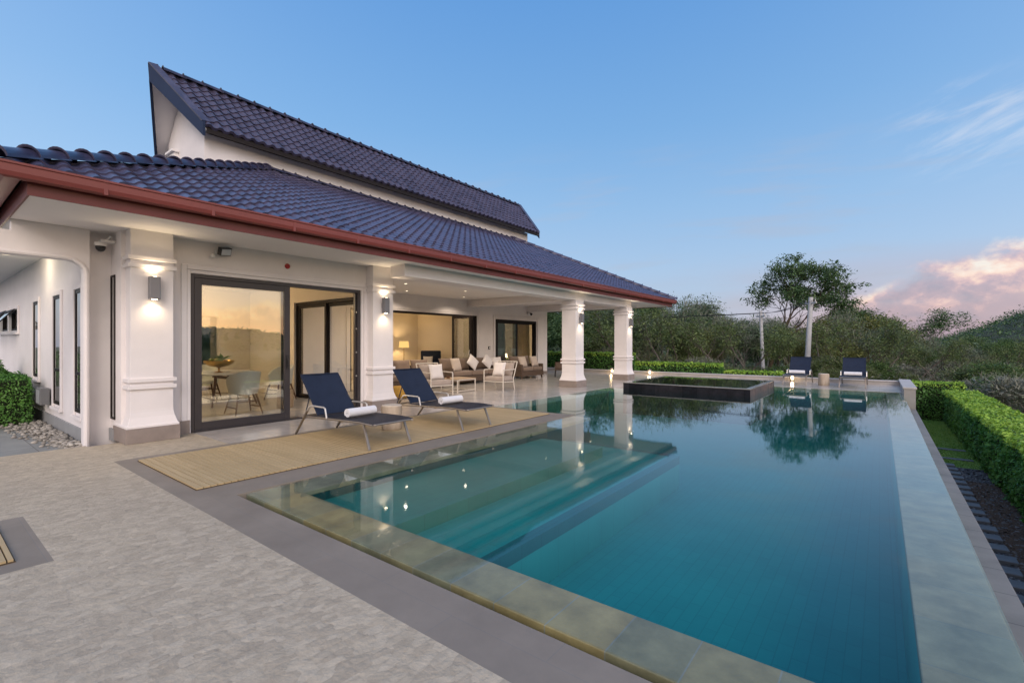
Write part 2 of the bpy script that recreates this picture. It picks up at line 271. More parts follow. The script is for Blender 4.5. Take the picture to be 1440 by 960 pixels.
# ---------------------------------------------------------------- mesh builder
class MB:
    def __init__(s): s.v = []; s.f = []; s.mi = []
    def add(s, vs, fs, mi=0):
        o = len(s.v); s.v += [tuple(p) for p in vs]
        s.f += [tuple(i + o for i in f) for f in fs]; s.mi += [mi] * len(fs); return s
    def box(s, x0, x1, y0, y1, z0, z1, mi=0):
        vs = [(x0, y0, z0), (x1, y0, z0), (x1, y1, z0), (x0, y1, z0), (x0, y0, z1), (x1, y0, z1), (x1, y1, z1), (x0, y1, z1)]
        return s.add(vs, [(3, 2, 1, 0), (4, 5, 6, 7), (0, 1, 5, 4), (1, 2, 6, 5), (2, 3, 7, 6), (3, 0, 4, 7)], mi)
    def bar(s, a, b, w, h, up=(0, 0, 1), mi=0):     # rectangular bar from a to b
        a = Vector(a); b = Vector(b); d = (b - a).normalized(); u = Vector(up)
        if abs(d.dot(u)) > .98: u = Vector((1, 0, 0))
        r = d.cross(u).normalized(); u = r.cross(d).normalized()
        vs = []
        for p in (a, b):
            for i, j in ((-1, -1), (1, -1), (1, 1), (-1, 1)): vs.append(p + r * (i * w / 2) + u * (j * h / 2))
        return s.add(vs, [(0, 1, 2, 3), (7, 6, 5, 4), (0, 4, 5, 1), (1, 5, 6, 2), (2, 6, 7, 3), (3, 7, 4, 0)], mi)
    def tube(s, pts, r, n=8, mi=0, cap=True):
        pts = [Vector(p) for p in pts]; k = len(pts)
        rs = r if isinstance(r, (list, tuple)) else [r] * k
        rings = []; prev = None
        for i, p in enumerate(pts):
            d = (pts[min(i + 1, k - 1)] - pts[max(i - 1, 0)]).normalized()
            if prev is None:
                u = Vector((0, 0, 1)) if abs(d.z) < .9 else Vector((1, 0, 0))
                a = d.cross(u).normalized()
            else: a = (prev - d * prev.dot(d)).normalized()
            prev = a; b = d.cross(a)
            rings.append([p + (a * math.cos(t) + b * math.sin(t)) * rs[i] for t in (2 * math.pi * q / n for q in range(n))])
        vs = [q for rg in rings for q in rg]; fs = []
        for i in range(k - 1):
            for q in range(n):
                fs.append((i * n + q, i * n + (q + 1) % n, (i + 1) * n + (q + 1) % n, (i + 1) * n + q))
        if cap: fs += [tuple(range(n - 1, -1, -1)), tuple((k - 1) * n + q for q in range(n))]
        return s.add(vs, fs, mi)
    def lathe(s, prof, c=(0, 0, 0), n=24, mi=0, sx=1.0, sy=1.0, cap=True):
        vs = []; fs = []
        for r, z in prof:
            for q in range(n):
                t = 2 * math.pi * q / n; vs.append((c[0] + r * math.cos(t) * sx, c[1] + r * math.sin(t) * sy, c[2] + z))
        for i in range(len(prof) - 1):
            for q in range(n): fs.append((i * n + q, i * n + (q + 1) % n, (i + 1) * n + (q + 1) % n, (i + 1) * n + q))
        if cap: fs += [tuple(range(n - 1, -1, -1)), tuple((len(prof) - 1) * n + q for q in range(n))]
        return s.add(vs, fs, mi)
    def square_lathe(s, prof, cx, cy, hx, hy, mi=0):      # prof: (offset outwards, z) round a rectangle
        vs = []; fs = []
        for o, z in prof:
            for i, j in ((-1, -1), (1, -1), (1, 1), (-1, 1)): vs.append((cx + i * (hx + o), cy + j * (hy + o), z))
        for k in range(len(prof) - 1):
            for q in range(4): fs.append((k * 4 + q, k * 4 + (q + 1) % 4, (k + 1) * 4 + (q + 1) % 4, (k + 1) * 4 + q))
        fs += [(3, 2, 1, 0), tuple((len(prof) - 1) * 4 + q for q in range(4))]
        return s.add(vs, fs, mi)
    def prism(s, poly, fn0, fn1, mi=0):                    # poly of 2D points, fn maps 2D->3D for both ends
        n = len(poly); vs = [fn0(*p) for p in poly] + [fn1(*p) for p in poly]
        fs = [tuple(range(n - 1, -1, -1)), tuple(range(n, 2 * n))] + [(i, (i + 1) % n, n + (i + 1) % n, n + i) for i in range(n)]
        return s.add(vs, fs, mi)
    def cushion(s, c, w, d, h, rot=None, puff=.5, n=7, mi=0):   # pillow: w along x, d thickness along y, h along z
        vs = []; fs = []; rot = rot or Matrix.Identity(3); c = Vector(c)
        for side in (-1, 1):
            for i in range(n + 1):
                for j in range(n + 1):
                    a = -1 + 2 * i / n; b = -1 + 2 * j / n
                    e = max(0, (1 - a ** 4) * (1 - b ** 4)) ** puff
                    pin = 1 - .07 * (1 - abs(a) ** 2) * abs(b) ** 3; pin2 = 1 - .07 * (1 - abs(b) ** 2) * abs(a) ** 3
                    vs.append(c + rot @ Vector((a * w / 2 * pin2, side * d / 2 * (.06 + .94 * e), b * h / 2 * pin)))
        k = (n + 1) ** 2; idx = lambda sd, i, j: sd * k + i * (n + 1) + j
        for i in range(n):
            for j in range(n):
                fs.append((idx(0, i, j), idx(0, i + 1, j), idx(0, i + 1, j + 1), idx(0, i, j + 1)))
                fs.append((idx(1, i, j + 1), idx(1, i + 1, j + 1), idx(1, i + 1, j), idx(1, i, j)))
        for i in range(n):
            fs.append((idx(0, i + 1, 0), idx(0, i, 0), idx(1, i, 0), idx(1, i + 1, 0)))
            fs.append((idx(0, i, n), idx(0, i + 1, n), idx(1, i + 1, n), idx(1, i, n)))
            fs.append((idx(0, 0, i), idx(0, 0, i + 1), idx(1, 0, i + 1), idx(1, 0, i)))
            fs.append((idx(0, n, i + 1), idx(0, n, i), idx(1, n, i), idx(1, n, i + 1)))
        return s.add(vs, fs, mi)
    def block(s, x0, x1, y0, y1, z0, z1, r=.05, mi=0):     # soft-edged upholstery block
        bm = bmesh.new(); bmesh.ops.create_cube(bm, size=1)
        for v in bm.verts:
            v.co = Vector((x0 + (v.co.x + .5) * (x1 - x0), y0 + (v.co.y + .5) * (y1 - y0), z0 + (v.co.z + .5) * (z1 - z0)))
        bmesh.ops.bevel(bm, geom=bm.edges[:], offset=r, segments=3, profile=.5, affect='EDGES')
        bm.verts.index_update(); s.add([v.co for v in bm.verts], [[v.index for v in f.verts] for f in bm.faces], mi); bm.free(); return s
    def build(s, name, mat, parent=None, world=False, smooth=False, bevel=0.0, loc=None):
        me = bpy.data.meshes.new(name)
        off = Vector((0, 0, 0))
        if world and parent is not None:
            p = parent
            while p is not None: off += p.location; p = p.parent
        if loc is not None and parent is None: off = Vector(loc)
        vs = [tuple(Vector(p) - off) for p in s.v] if off.length else s.v
        me.from_pydata(vs, [], s.f)
        mats = mat if isinstance(mat, (list, tuple)) else [mat]
        for m in mats: me.materials.append(m)
        if len(mats) > 1: me.polygons.foreach_set('material_index', s.mi)
        if smooth: me.polygons.foreach_set('use_smooth', [True] * len(me.polygons))
        me.update()
        o = bpy.data.objects.new(name, me); COL.objects.link(o)
        if parent is not None: o.parent = parent
        if loc is not None and parent is None: o.location = loc
        if smooth == 'auto':
            try: me.set_sharp_from_angle(angle=R(40))
            except Exception: pass
        if bevel:
            b = o.modifiers.new('edge', 'BEVEL'); b.width = bevel; b.segments = 2; b.limit_method = 'ANGLE'; b.angle_limit = R(50)
        return o
def np_mesh(name, verts, faces4, mat, parent=None, mi=None, smooth=False):
    me = bpy.data.meshes.new(name); verts = np.asarray(verts, dtype=np.float32); faces4 = np.asarray(faces4, dtype=np.int32)
    k = faces4.shape[1]
    me.vertices.add(len(verts)); me.vertices.foreach_set('co', verts.ravel())
    me.loops.add(faces4.size); me.loops.foreach_set('vertex_index', faces4.ravel())
    me.polygons.add(len(faces4)); me.polygons.foreach_set('loop_start', np.arange(0, faces4.size, k, dtype=np.int32))
    try: me.polygons.foreach_set('loop_total', np.full(len(faces4), k, dtype=np.int32))
    except Exception: pass
    for m in (mat if isinstance(mat, (list, tuple)) else [mat]): me.materials.append(m)
    if mi is not None: me.polygons.foreach_set('material_index', np.asarray(mi, dtype=np.int32))
    if smooth: me.polygons.foreach_set('use_smooth', np.ones(len(faces4), dtype=bool))
    me.update(calc_edges=True); me.validate()
    o = bpy.data.objects.new(name, me); COL.objects.link(o)
    if parent is not None: o.parent = parent
    return o

def tag(o, label, cat, group=None):
    o['label'] = label; o['category'] = cat
    if group: o['group'] = group
    return o
def thing(name, label, cat, loc=(0, 0, 0), rotz=0.0, group=None):
    o = bpy.data.objects.new(name, None); COL.objects.link(o); o.empty_display_size = .2
    o.location = loc; o.rotation_euler = (0, 0, rotz); return tag(o, label, cat, group)
def struct(o): o['kind'] = 'structure'; return o
def stuff(o): o['kind'] = 'stuff'; return o
def dup(root, loc, rotz=0.0, label=None, scale=None):
    r = root.copy(); COL.objects.link(r); r.location = loc; r.rotation_euler = (0, 0, rotz)
    if scale is not None: r.scale = scale
    if label: r['label'] = label
    for ch in list(root.children):
        c = ch.copy(); COL.objects.link(c); c.parent = r
        for g in list(ch.children):
            d = g.copy(); COL.objects.link(d); d.parent = c
    return r
# ---------------------------------------------------------------- sky
def build_world():
    w = bpy.data.worlds.new("World"); S.world = w; w.use_nodes = True
    nt = w.node_tree; nt.nodes.clear()
    out = nd(nt, "ShaderNodeOutputWorld")
    sky = nd(nt, "ShaderNodeTexSky"); sky.sky_type = 'NISHITA'; sky.sun_disc = False
    sky.sun_elevation = R(6); sky.sun_rotation = R(80); sky.altitude = 50
    bg1 = nd(nt, "ShaderNodeBackground"); bg1.inputs[1].default_value = 0.05; lk(nt, sky.outputs[0], bg1.inputs[0])
    tc = nd(nt, "ShaderNodeTexCoord"); vec = tc.outputs['Generated']
    nrm = nd(nt, "ShaderNodeVectorMath", operation='NORMALIZE'); lk(nt, vec, nrm.inputs[0]); vec = nrm.outputs[0]
    sep = nd(nt, "ShaderNodeSeparateXYZ"); lk(nt, vec, sep.inputs[0])
    def math_(op, a, b=None, clamp=False):
        n = nd(nt, "ShaderNodeMath", operation=op, use_clamp=clamp)
        for i, q in enumerate((a, b)):
            if q is None: continue
            if isinstance(q, (int, float)): n.inputs[i].default_value = q
            else: lk(nt, q, n.inputs[i])
        return n.outputs[0]
    def dot(d):
        n = nd(nt, "ShaderNodeVectorMath", operation='DOT_PRODUCT'); lk(nt, vec, n.inputs[0]); n.inputs[1].default_value = d; return n.outputs['Value']
    def mix(f, a, b):
        n = nd(nt, "ShaderNodeMix", data_type='RGBA')
        if isinstance(f, float): n.inputs[0].default_value = f
        else: lk(nt, f, n.inputs[0])
        for i, q in ((6, a), (7, b)):
            if isinstance(q, tuple): n.inputs[i].default_value = (*q, 1)
            else: lk(nt, q, n.inputs[i])
        return n.outputs[2]
    zen = ramp(nt, [(0.0, (.38, .45, .64)), (.06, (.40, .49, .70)), (.14, (.36, .52, .78)), (.26, (.27, .48, .79)), (.40, (.175, .405, .765)), (.60, (.092, .31, .72)), (1.0, (.085, .25, .60))])
    lk(nt, math_('MAXIMUM', sep.outputs['Z'], 0.0), zen.inputs[0]); col = zen.outputs[0]
    # afterglow low in the sky behind the camera, where the sun has gone down
    g = math_('MULTIPLY_ADD', dot((.52, -.80, .30)), .5); g.node.inputs[2].default_value = .5
    g = math_('POWER', math_('MAXIMUM', g, 0.0), 2.6)
    lowz = math_('SUBTRACT', 1.0, math_('MULTIPLY', math_('ABSOLUTE', sep.outputs['Z']), .70), True)
    glow = math_('MULTIPLY', g, lowz, True)
    col = mix(glow, col, (2.0, 1.62, 1.46))
    # local frame for the clouds: along the horizon (p) and up (q), looking over the far end of the pool
    def frame(u, v):
        d = (FW + RT * ((u - 720) / 667) + Vector((0, 0, 1)) * ((482 - v) / 667)).normalized()
        r = Vector((0, 0, 1)).cross(d).normalized() * -1; up = d.cross(r) * -1
        if up.z < 0: up = -up
        if r.dot(RT) < 0: r = -r
        den = math_('MAXIMUM', dot(tuple(d)), .05)
        return math_('DIVIDE', dot(tuple(r)), den), math_('DIVIDE', dot(tuple(up)), den), math_('GREATER_THAN', dot(tuple(d)), .1)
    def vecxyz(a, b, c=0.0):
        n = nd(nt, "ShaderNodeCombineXYZ")
        for i, q in enumerate((a, b, c)):
            if isinstance(q, (int, float)): n.inputs[i].default_value = q
            else: lk(nt, q, n.inputs[i])
        return n.outputs[0]
    def noise(v, sc, det=8.0, rough=.55, dist=0.0):
        n = nd(nt, "ShaderNodeTexNoise", i_Scale=sc, i_Detail=det, i_Roughness=rough, i_Distortion=dist); lk(nt, v, n.inputs['Vector']); return n.outputs[0]
    def smooth(x, a, b):
        n = nd(nt, "ShaderNodeMapRange", interpolation_type='SMOOTHSTEP', clamp=True); lk(nt, x, n.inputs['Value']); n.inputs['From Min'].default_value = a; n.inputs['From Max'].default_value = b; return n.outputs[0]
    # low lavender haze band over the trees on the right
    p, q, front = frame(1330, 420)
    nb = noise(vecxyz(math_('MULTIPLY', p, 1.2), math_('MULTIPLY', q, 7.0), 1.7), 3.0, 6.0, .5)
    band = math_('MULTIPLY', math_('MULTIPLY', smooth(q, .12, -.01), smooth(p, -.62, -.06)), math_('MULTIPLY', smooth(nb, .33, .62), front))
    col = mix(math_('MULTIPLY', band, .9), col, (.43, .41, .56))
    pinkb = math_('MULTIPLY', math_('MULTIPLY', smooth(q, .10, -.04), smooth(p, -.42, -.04)), front)
    col = mix(math_('MULTIPLY', pinkb, .75), col, (.56, .40, .50))
    # lit cumulus bank, relief from the density difference towards the light
    p, q, front = frame(1392, 398)
    warp = noise(vecxyz(p, q, 3.1), 6.0, 3.0, .5)
    pw = math_('ADD', p, math_('MULTIPLY', warp, .06)); qw = math_('ADD', q, math_('MULTIPLY', warp, .04))
    den = lambda dx, dy: noise(vecxyz(math_('ADD', pw, dx), math_('MULTIPLY', math_('ADD', qw, dy), 1.45), .3), 13.0, 9.0, .60)
    n0 = den(0.0, 0.0); n1 = den(-.012, .020)
    lo = noise(vecxyz(p, math_('MULTIPLY', q, 1.3), 4.3), 4.2, 5.0, .5)
    top = math_('ADD', math_('MULTIPLY', smooth(p, -.19, .0), .075), -.088)
    hgt = math_('SUBTRACT', math_('ADD', top, math_('ADD', math_('MULTIPLY', n0, .085), math_('MULTIPLY', lo, .075))), q)
    cum = math_('MULTIPLY', math_('MULTIPLY', smooth(hgt, .006, .034), smooth(p, -.27, -.13)), front)
    rel = math_('MULTIPLY', math_('SUBTRACT', n0, n1), 2.4)
    shade = math_('ADD', math_('ADD', math_('MULTIPLY', hgt, -5.2), rel), math_('MULTIPLY', smooth(p, -.13, .02), .42))
    sh2 = math_('ADD', shade, .42)
    cr = ramp(nt, [(.0, (.34, .28, .42)), (.28, (.46, .33, .45)), (.50, (.74, .47, .51)), (.68, (1.0, .70, .60)), (.92, (1.02, .90, .80))]); lk(nt, sh2, cr.inputs[0])
    col = mix(math_('MULTIPLY', cum, .9), col, cr.outputs[0])
    # grey-violet cloud banks in front of it
    lo2 = noise(vecxyz(p, math_('MULTIPLY', q, 1.7), 8.1), 8.0, 7.0, .56)
    h2 = math_('SUBTRACT', math_('ADD', math_('MULTIPLY', lo2, .11), math_('ADD', math_('MULTIPLY', smooth(p, -.02, .03), .05), -.100)), q)
    c2 = math_('MULTIPLY', math_('MULTIPLY', smooth(h2, .0, .025), smooth(p, -.22, -.05)), front)
    col = mix(math_('MULTIPLY', c2, .85), col, (.43, .33, .46))
    # high wisps
    p, q, front = frame(1385, 170)
    wn = noise(vecxyz(math_('ADD', math_('MULTIPLY', p, 3.2), math_('MULTIPLY', q, 2.0)), math_('ADD', math_('MULTIPLY', q, 16.0), math_('MULTIPLY', p, -4.5)), 2.2), 1.6, 7.0, .6, .4)
    wisp = math_('MULTIPLY', smooth(wn, .46, .72), math_('MULTIPLY', math_('MULTIPLY', smooth(p, -.15, .0), math_('MULTIPLY', smooth(q, -.10, -.01), smooth(q, .085, .02))), front))
    col = mix(math_('MULTIPLY', wisp, .68), col, (.66, .72, .86))
    # faint grey streaks across the middle
    p, q, front = frame(980, 330)
    sn = noise(vecxyz(math_('MULTIPLY', p, 2.2), math_('MULTIPLY', q, 15.0), 5.2), 1.7, 6.0, .55)
    st = math_('MULTIPLY', smooth(sn, .48, .72), math_('MULTIPLY', math_('MULTIPLY', smooth(q, -.20, -.08), smooth(q, .24, .02)), front))
    col = mix(math_('MULTIPLY', st, .5), col, (.40, .46, .62))
    bg2 = nd(nt, "ShaderNodeBackground"); lk(nt, col, bg2.inputs[0]); bg2.inputs[1].default_value = 0.90
    add = nd(nt, "ShaderNodeAddShader"); lk(nt, bg1.outputs[0], add.inputs[0]); lk(nt, bg2.outputs[0], add.inputs[1])
    lk(nt, add.outputs[0], out.inputs[0])
    w.cycles.sampling_method = 'MANUAL'; w.cycles.sample_map_resolution = 512
build_world()
sl = bpy.data.lights.new("sun", 'SUN'); sl.energy = 1.8; sl.angle = R(28); sl.color = (1, .86, .76)
so = bpy.data.objects.new("sun", sl); COL.objects.link(so)
so.rotation_euler = Vector((-.60, .60, -.46)).to_track_quat('-Z', 'Y').to_euler()

def light(name, kind, loc, energy, col=(1, .76, .48), parent=None, size=.1, rot=None, spot=None, blend=.6):
    l = bpy.data.lights.new(name, kind); l.energy = energy; l.color = col
    if kind == 'AREA': l.shape = 'RECTANGLE'; l.size = size[0]; l.size_y = size[1]
    else: l.shadow_soft_size = size
    if kind == 'SPOT': l.spot_size = spot; l.spot_blend = blend
    o = bpy.data.objects.new(name, l); COL.objects.link(o); o.location = loc
    if rot: o.rotation_euler = rot
    if parent: o.parent = parent
    return o

# ---------------------------------------------------------------- terrain
def hgt(x, y):
    d = math.hypot(x + 5, y - 8)
    a = min(1, max(0, (d - 26) / 40)); b = min(1, max(0, (d - 90) / 300))
    n = math.sin(x * .11 + 1) * math.cos(y * .09) * .5 + math.sin(x * .031 + y * .043) * .9
    return -1.25 - 1.1 * a + a * n * .45 + b * (-2 + n * 2)
def terrain():
    rr = [0, 6, 12, 18, 24, 28, 32, 37, 43, 50, 58, 68, 80, 100, 130, 180, 260, 400, 600, 920]; na = 120
    vs = []; fs = []
    for r in rr:
        for q in range(na):
            t = 2 * math.pi * q / na; x = -5 + r * math.cos(t); y = 8 + r * math.sin(t); vs.append((x, y, hgt(x, y)))
    for i in range(len(rr) - 1):
        for q in range(na): fs.append((i * na + q, (i + 1) * na + q, (i + 1) * na + (q + 1) % na, i * na + (q + 1) % na))
    mb = MB(); mb.add(vs, fs); struct(mb.build('ground', M['soil'], smooth=True))
terrain()
def hill():
    # wooded hill far off to the right
    nx, ny = 120, 30; vs = []; fs = []
    ex = FW + RT * 1.0; base = Vector((ex.x, ex.y, 0)).normalized(); side = Vector((base.y, -base.x, 0))
    r2 = random.Random(3)
    for i in range(nx + 1):
        for j in range(ny + 1):
            a = -260 + 620 * i / nx; b = 330 + 300 * j / ny
            p = base * b + side * a
            t = max(0, min(1, (a + 75) / 260)); prof = (t * t * (3 - 2 * t)) * 88 + 4 * math.sin(a * .05) * t; prof = prof if prof < 36 else 36 + 16 * (1 - math.exp(-(prof - 36) / 16))
            k = math.sin(math.pi * min(1, j / ny * 1.0)) ** .7 if j < ny else 0
            h = -6 + prof * k + (r2.uniform(-1.4, 1.8) if 0 < j < ny else 0) * min(1, prof / 8)
            vs.append((p.x, p.y, h))
    for i in range(nx):
        for j in range(ny):
            q = i * (ny + 1) + j; fs.append((q, q + ny + 1, q + ny + 2, q + 1))
    mb = MB(); mb.add(vs, fs); struct(mb.build('hill', M['hill'], smooth=True))
hill()
def far_hills():
    # ridge closing the view on the open side, out past the garden
    vs = []; fs = []; nx = 90; q = random.Random(5)
    for i in range(nx + 1):
        t = R(-150) + R(208) * i / nx
        for j, (d, k) in enumerate(((420, 0), (520, .55), (640, 1), (740, .6), (840, 0))):
            h = (17 + 8 * math.sin(t * 7) + 4 * math.sin(t * 17 + 1) + q.uniform(-2, 2)) * k
            vs.append((d * math.cos(t), d * math.sin(t), -6 + h))
    for i in range(nx):
        for j in range(4): o = i * 5 + j; fs.append((o, o + 5, o + 6, o + 1))
    mb = MB(); mb.add(vs, fs); struct(mb.build('hill', M['hill'], smooth=True))
far_hills()

# ---------------------------------------------------------------- pavements, deck, pool
Z = 0.0
def slabs(name, mat, rects, zt=0.0, zb=-.15):
    mb = MB()
    for x0, x1, y0, y1 in rects: mb.box(x0, x1, y0, y1, zb, zt)
    return struct(mb.build(name, mat))
slabs('stone_pavement', M['paver'], [(-8.85, -5.67, -9, 1.6), (-5.67, -4.35, .63, 1.6), (-4.35, .80, -9, 1.6), (-5.67, -4.35, -9, -2.4), (-8.75, -7.41, 1.6, 2.9)])
slabs('pavement_border', M['granite'], [(-7.41, -4.86, 1.6, 8.3), (-4.86, .80, 1.6, 1.97), (-5.67, -4.35, -2.4, .63)])
slabs('terrace_floor', M['marble'], [(-8.75, -7.41, 2.9, 6.7), (-12.6, -7.41, 6.7, 8.3), (-12.6, -7.0, 8.3, 14.2), (-12.6, -6.5, 14.2, 17.9), (-12.6, .54, 17.9, 20.9), (-20, -12.6, 19.0, 20.9)])
slabs('side_path', M['side_path'], [(-24, -8.85, -9, 1.7)], -.08, -.22)
mb = MB(); mb.box(-8.85, .80, -9, 1.97, -1.3, -.15); mb.box(-24, -8.85, -9, 2, -1.3, -.22); mb.box(-20, -7.45, 2.0, 20.9, -1.3, -.15)
mb.box(-7.45, -7.0, 8.4, 20.9, -1.3, -.15); mb.box(-7.45, -4.9, 2.02, 8.27, -1.3, -.15); mb.box(-7.0, -6.53, 14.23, 20.9, -1.3, -.15); mb.box(-6.53, .53, 17.93, 20.9, -1.3, -.15)
struct(mb.build('terrace_base', M['granite']))
def boards(name, x0, x1, y0, y1, pitch=.064, gap=.008):
    mb = MB(); y = y0
    while y < y1 - .02:
        e = min(y + pitch - gap, y1)
        # boards butt at staggered joints
        n = rng.choice([1, 2]); cut = [x0] + ([x0 + (x1 - x0) * rng.uniform(.3, .7)] if n == 2 else []) + [x1]
        for a, b in zip(cut[:-1], cut[1:]): mb.box(a + .002, b - .002, y, e, .006, .020)
        y += pitch
    return struct(mb.build(name, M['teak']))
mb = MB(); mb.box(-7.19, -5.30, 1.78, 8.10, .001, .004); mb.box(-5.50, -4.52, -2.2, .47, .001, .004); struct(mb.build('deck_underlay', M['deck_gap']))
boards('wood_deck', -7.18, -5.31, 1.79, 8.09); boards('wood_deck', -5.49, -4.53, -2.19, .46)

# pool basin
PB = -.80
mb = MB()
mb.box(-7.0, .15, 8.3, 17.9, PB - .1, PB); mb.box(-4.48, .147, 2.43, 8.3, PB - .1, PB)
struct(mb.build('pool_floor', M['pooltile']))
mb = MB()
mb.box(-4.85, .525, 2.056, 2.428, PB - .15, -.07)          # near wall
mb.box(-7.0, -4.86, 8.1, 8.298, PB - .15, -.152)
mb.box(.147, .525, 2.428, 17.9, PB - .15, -.07)
mb.box(-7.3, -7.002, 8.302, 14.2, PB - .15, -.152); mb.box(-6.8, -6.502, 14.402, 17.9, PB - .15, -.152); mb.box(-7.0, -6.502, 14.202, 14.4, PB - .15, -.152); mb.box(-6.5, .54, 17.902, 18.1, PB - .15, -.152)
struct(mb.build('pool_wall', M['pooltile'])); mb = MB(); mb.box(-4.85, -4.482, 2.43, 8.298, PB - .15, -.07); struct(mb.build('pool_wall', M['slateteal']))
S1 = [(-4.478, -3.36, 2.432, 6.60)]; S2 = [(-3.358, -2.57, 2.432, 6.60), (-4.478, -2.57, 6.602, 7.28)]
mb = MB()
for q in S1: mb.box(*q, PB + .002, -.15)
struct(mb.build('pool_shelf', M['shelftile'])); mb = MB()
for q in S2: mb.box(*q, PB + .002, -.30)
struct(mb.build('pool_shelf', M['shelf_low']))
mb = MB(); mb.box(-2.568, -2.45, 2.432, 7.40, -.42, -.298); mb.box(-4.478, -2.57, 7.282, 7.40, -.42, -.298); struct(mb.build('pool_step_edge_shade', M['step_shade']))  # dark strip painting the shade along the shelf edge
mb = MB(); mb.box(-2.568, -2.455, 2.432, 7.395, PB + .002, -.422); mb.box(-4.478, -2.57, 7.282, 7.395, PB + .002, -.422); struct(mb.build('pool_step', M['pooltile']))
mb = MB()
CT = -.018
mb.box(-4.85, .525, 2.056, 2.43, -.068, CT); struct(mb.build('pool_coping', M['sandstone'], bevel=.006)); mb = MB(); mb.box(-4.85, -4.48, 2.432, 8.298, -.068, CT); mb.box(.145, .525, 2.432, 17.38, -.068, CT)
struct(mb.build('pool_coping', M['sandstone_side'], bevel=.006))
mb = MB(); mb.box(-4.86, .54, 1.972, 2.053, -.30, -.16); mb.box(.53, .80, 1.60, 1.62, -1.2, -.16); struct(mb.build('overflow_channel', M['plastic_dark']))
# lower coping outside the infinity edge
mb = MB(); mb.box(.565, .80, 1.98, 17.38, -.46, -.40); o = struct(mb.build('overflow_coping', M['overflow'], bevel=.006))
mb = MB(); mb.box(.600, .775, 1.98, 17.38, -1.3, -.462); mb.box(.528, .598, 1.98, 17.38, -1.3, -.62); struct(mb.build('retaining_wall', M['wallstone']))

# water
def water_mat(name, dens, vol=True):
    m, nt, out = new_mat(name)
    v = coords(nt, (1, 1, 1), kind='World')
    n1 = nd(nt, "ShaderNodeTexNoise", i_Scale=1.3, i_Detail=3.0, i_Roughness=.45); lk(nt, v, n1.inputs['Vector'])
    n2 = nd(nt, "ShaderNodeTexNoise", i_Scale=7.0, i_Detail=2.0); lk(nt, v, n2.inputs['Vector'])
    ad = nd(nt, "ShaderNodeMath", operation='MULTIPLY_ADD'); lk(nt, n2.outputs[0], ad.inputs[0]); ad.inputs[1].default_value = .12; lk(nt, n1.outputs[0], ad.inputs[2])
    bp = nd(nt, "ShaderNodeBump", i_Strength=.035, i_Distance=.02); lk(nt, ad.outputs[0], bp.inputs['Height'])
    t = nd(nt, "ShaderNodeBsdfTransparent"); t.inputs[0].default_value = (.97, .99, .99, 1)
    g = nd(nt, "ShaderNodeBsdfGlossy"); g.inputs['Roughness'].default_value = .035; g.inputs[0].default_value = (.92, .98, 1, 1); lk(nt, bp.outputs[0], g.inputs['Normal'])
    mx = nd(nt, "ShaderNodeMixShader"); lk(nt, schlick(nt, .018, power=4.8), mx.inputs[0]); lk(nt, t.outputs[0], mx.inputs[1]); lk(nt, g.outputs[0], mx.inputs[2])
    lk(nt, mx.outputs[0], out.inputs['Surface'])
    if vol:
        a = nd(nt, "ShaderNodeVolumeAbsorption"); a.inputs['Color'].default_value = (.04, .775, .76, 1); a.inputs['Density'].default_value = dens
        lk(nt, a.outputs[0], out.inputs['Volume'])
    return m
M['water'] = water_mat('pool_water', .85)
M['spa_water'] = water_mat('spa_water', .9)
WZ = -.006
mb = MB()
mb.prism([(-4.848, 2.054), (.528, 2.054), (.528, 17.385), (.535, 17.385), (.535, 17.897), (-6.497, 17.897), (-6.497, 14.197), (-6.997, 14.197), (-6.997, 8.303), (-4.848, 8.303)],
         lambda x, y: (x, y, PB - .05), lambda x, y: (x, y, WZ))
struct(mb.build('pool_water', M['water']))

# raised spa at the far end of the pool
spa = thing('raised_spa', 'raised black slate spa basin standing in the far end of the pool', 'spa', (-4.65, 16.05, 0))
mb = MB(); x0, x1, y0, y1 = -6.495, -2.79, 14.2, 17.885; t = .12
mb.box(x0, x1, y0, y0 + t, PB, .17); mb.box(x0, x1, y1 - t, y1, PB, .17); mb.box(x0, x0 + t, y0 + t, y1 - t, PB, .17)
mb.build('wall', M['slate'], spa, world=True)
mb = MB(); mb.box(x1 - t, x1, y0 + t, y1 - t, PB, .17); mb.box(x1 - .004, x1 + .004, y0 + .002, y0 + t, PB, .169); mb.build('wall', M['slate_rust'], spa, world=True)
mb = MB(); mb.box(x0 - .01, x1 + .012, y0 - .012, y0 + t, .172, .195); mb.box(x0 - .01, x1 + .012, y1 - t, y1 + .012, .172, .195); mb.box(x0 - .01, x0 + t, y0 + t, y1 - t, .172, .195); mb.box(x1 - t, x1 + .012, y0 + t, y1 - t, .172, .195)
mb.build('rim', plain('spa_rim_stone', (.26, .25, .24), .2, var=.15, vscale=4), spa, world=True)
mb = MB(); mb.box(x0 + t, x1 - t, y0 + t, y1 - t, -.6, -.5); mb.build('basin_floor', M['slate'], spa, world=True)
mb = MB(); mb.box(x0 + t + .002, x1 - t - .002, y0 + t + .002, y1 - t - .002, -.49, .190); mb.build('water', M['spa_water'], spa, world=True)

# boundary wall at the far end
bw = thing('boundary_wall', 'low pale rendered boundary wall closing the far end of the pool terrace', 'wall', (-8, 21, -1.2))
mb = MB(); mb.box(-20, .54, 20.9, 21.12, -1.3, .11); mb.box(.54, .80, 17.40, 21.12, -1.3, .15); mb.build('wall', M['wallstone'], bw, world=True)
mb = MB(); mb.box(-20, .515, 20.87, 21.15, .112, .15); mb.box(.515, .825, 17.38, 21.15, .152, .20); mb.build('cap', M['capstone'], bw, world=True, bevel=.006)

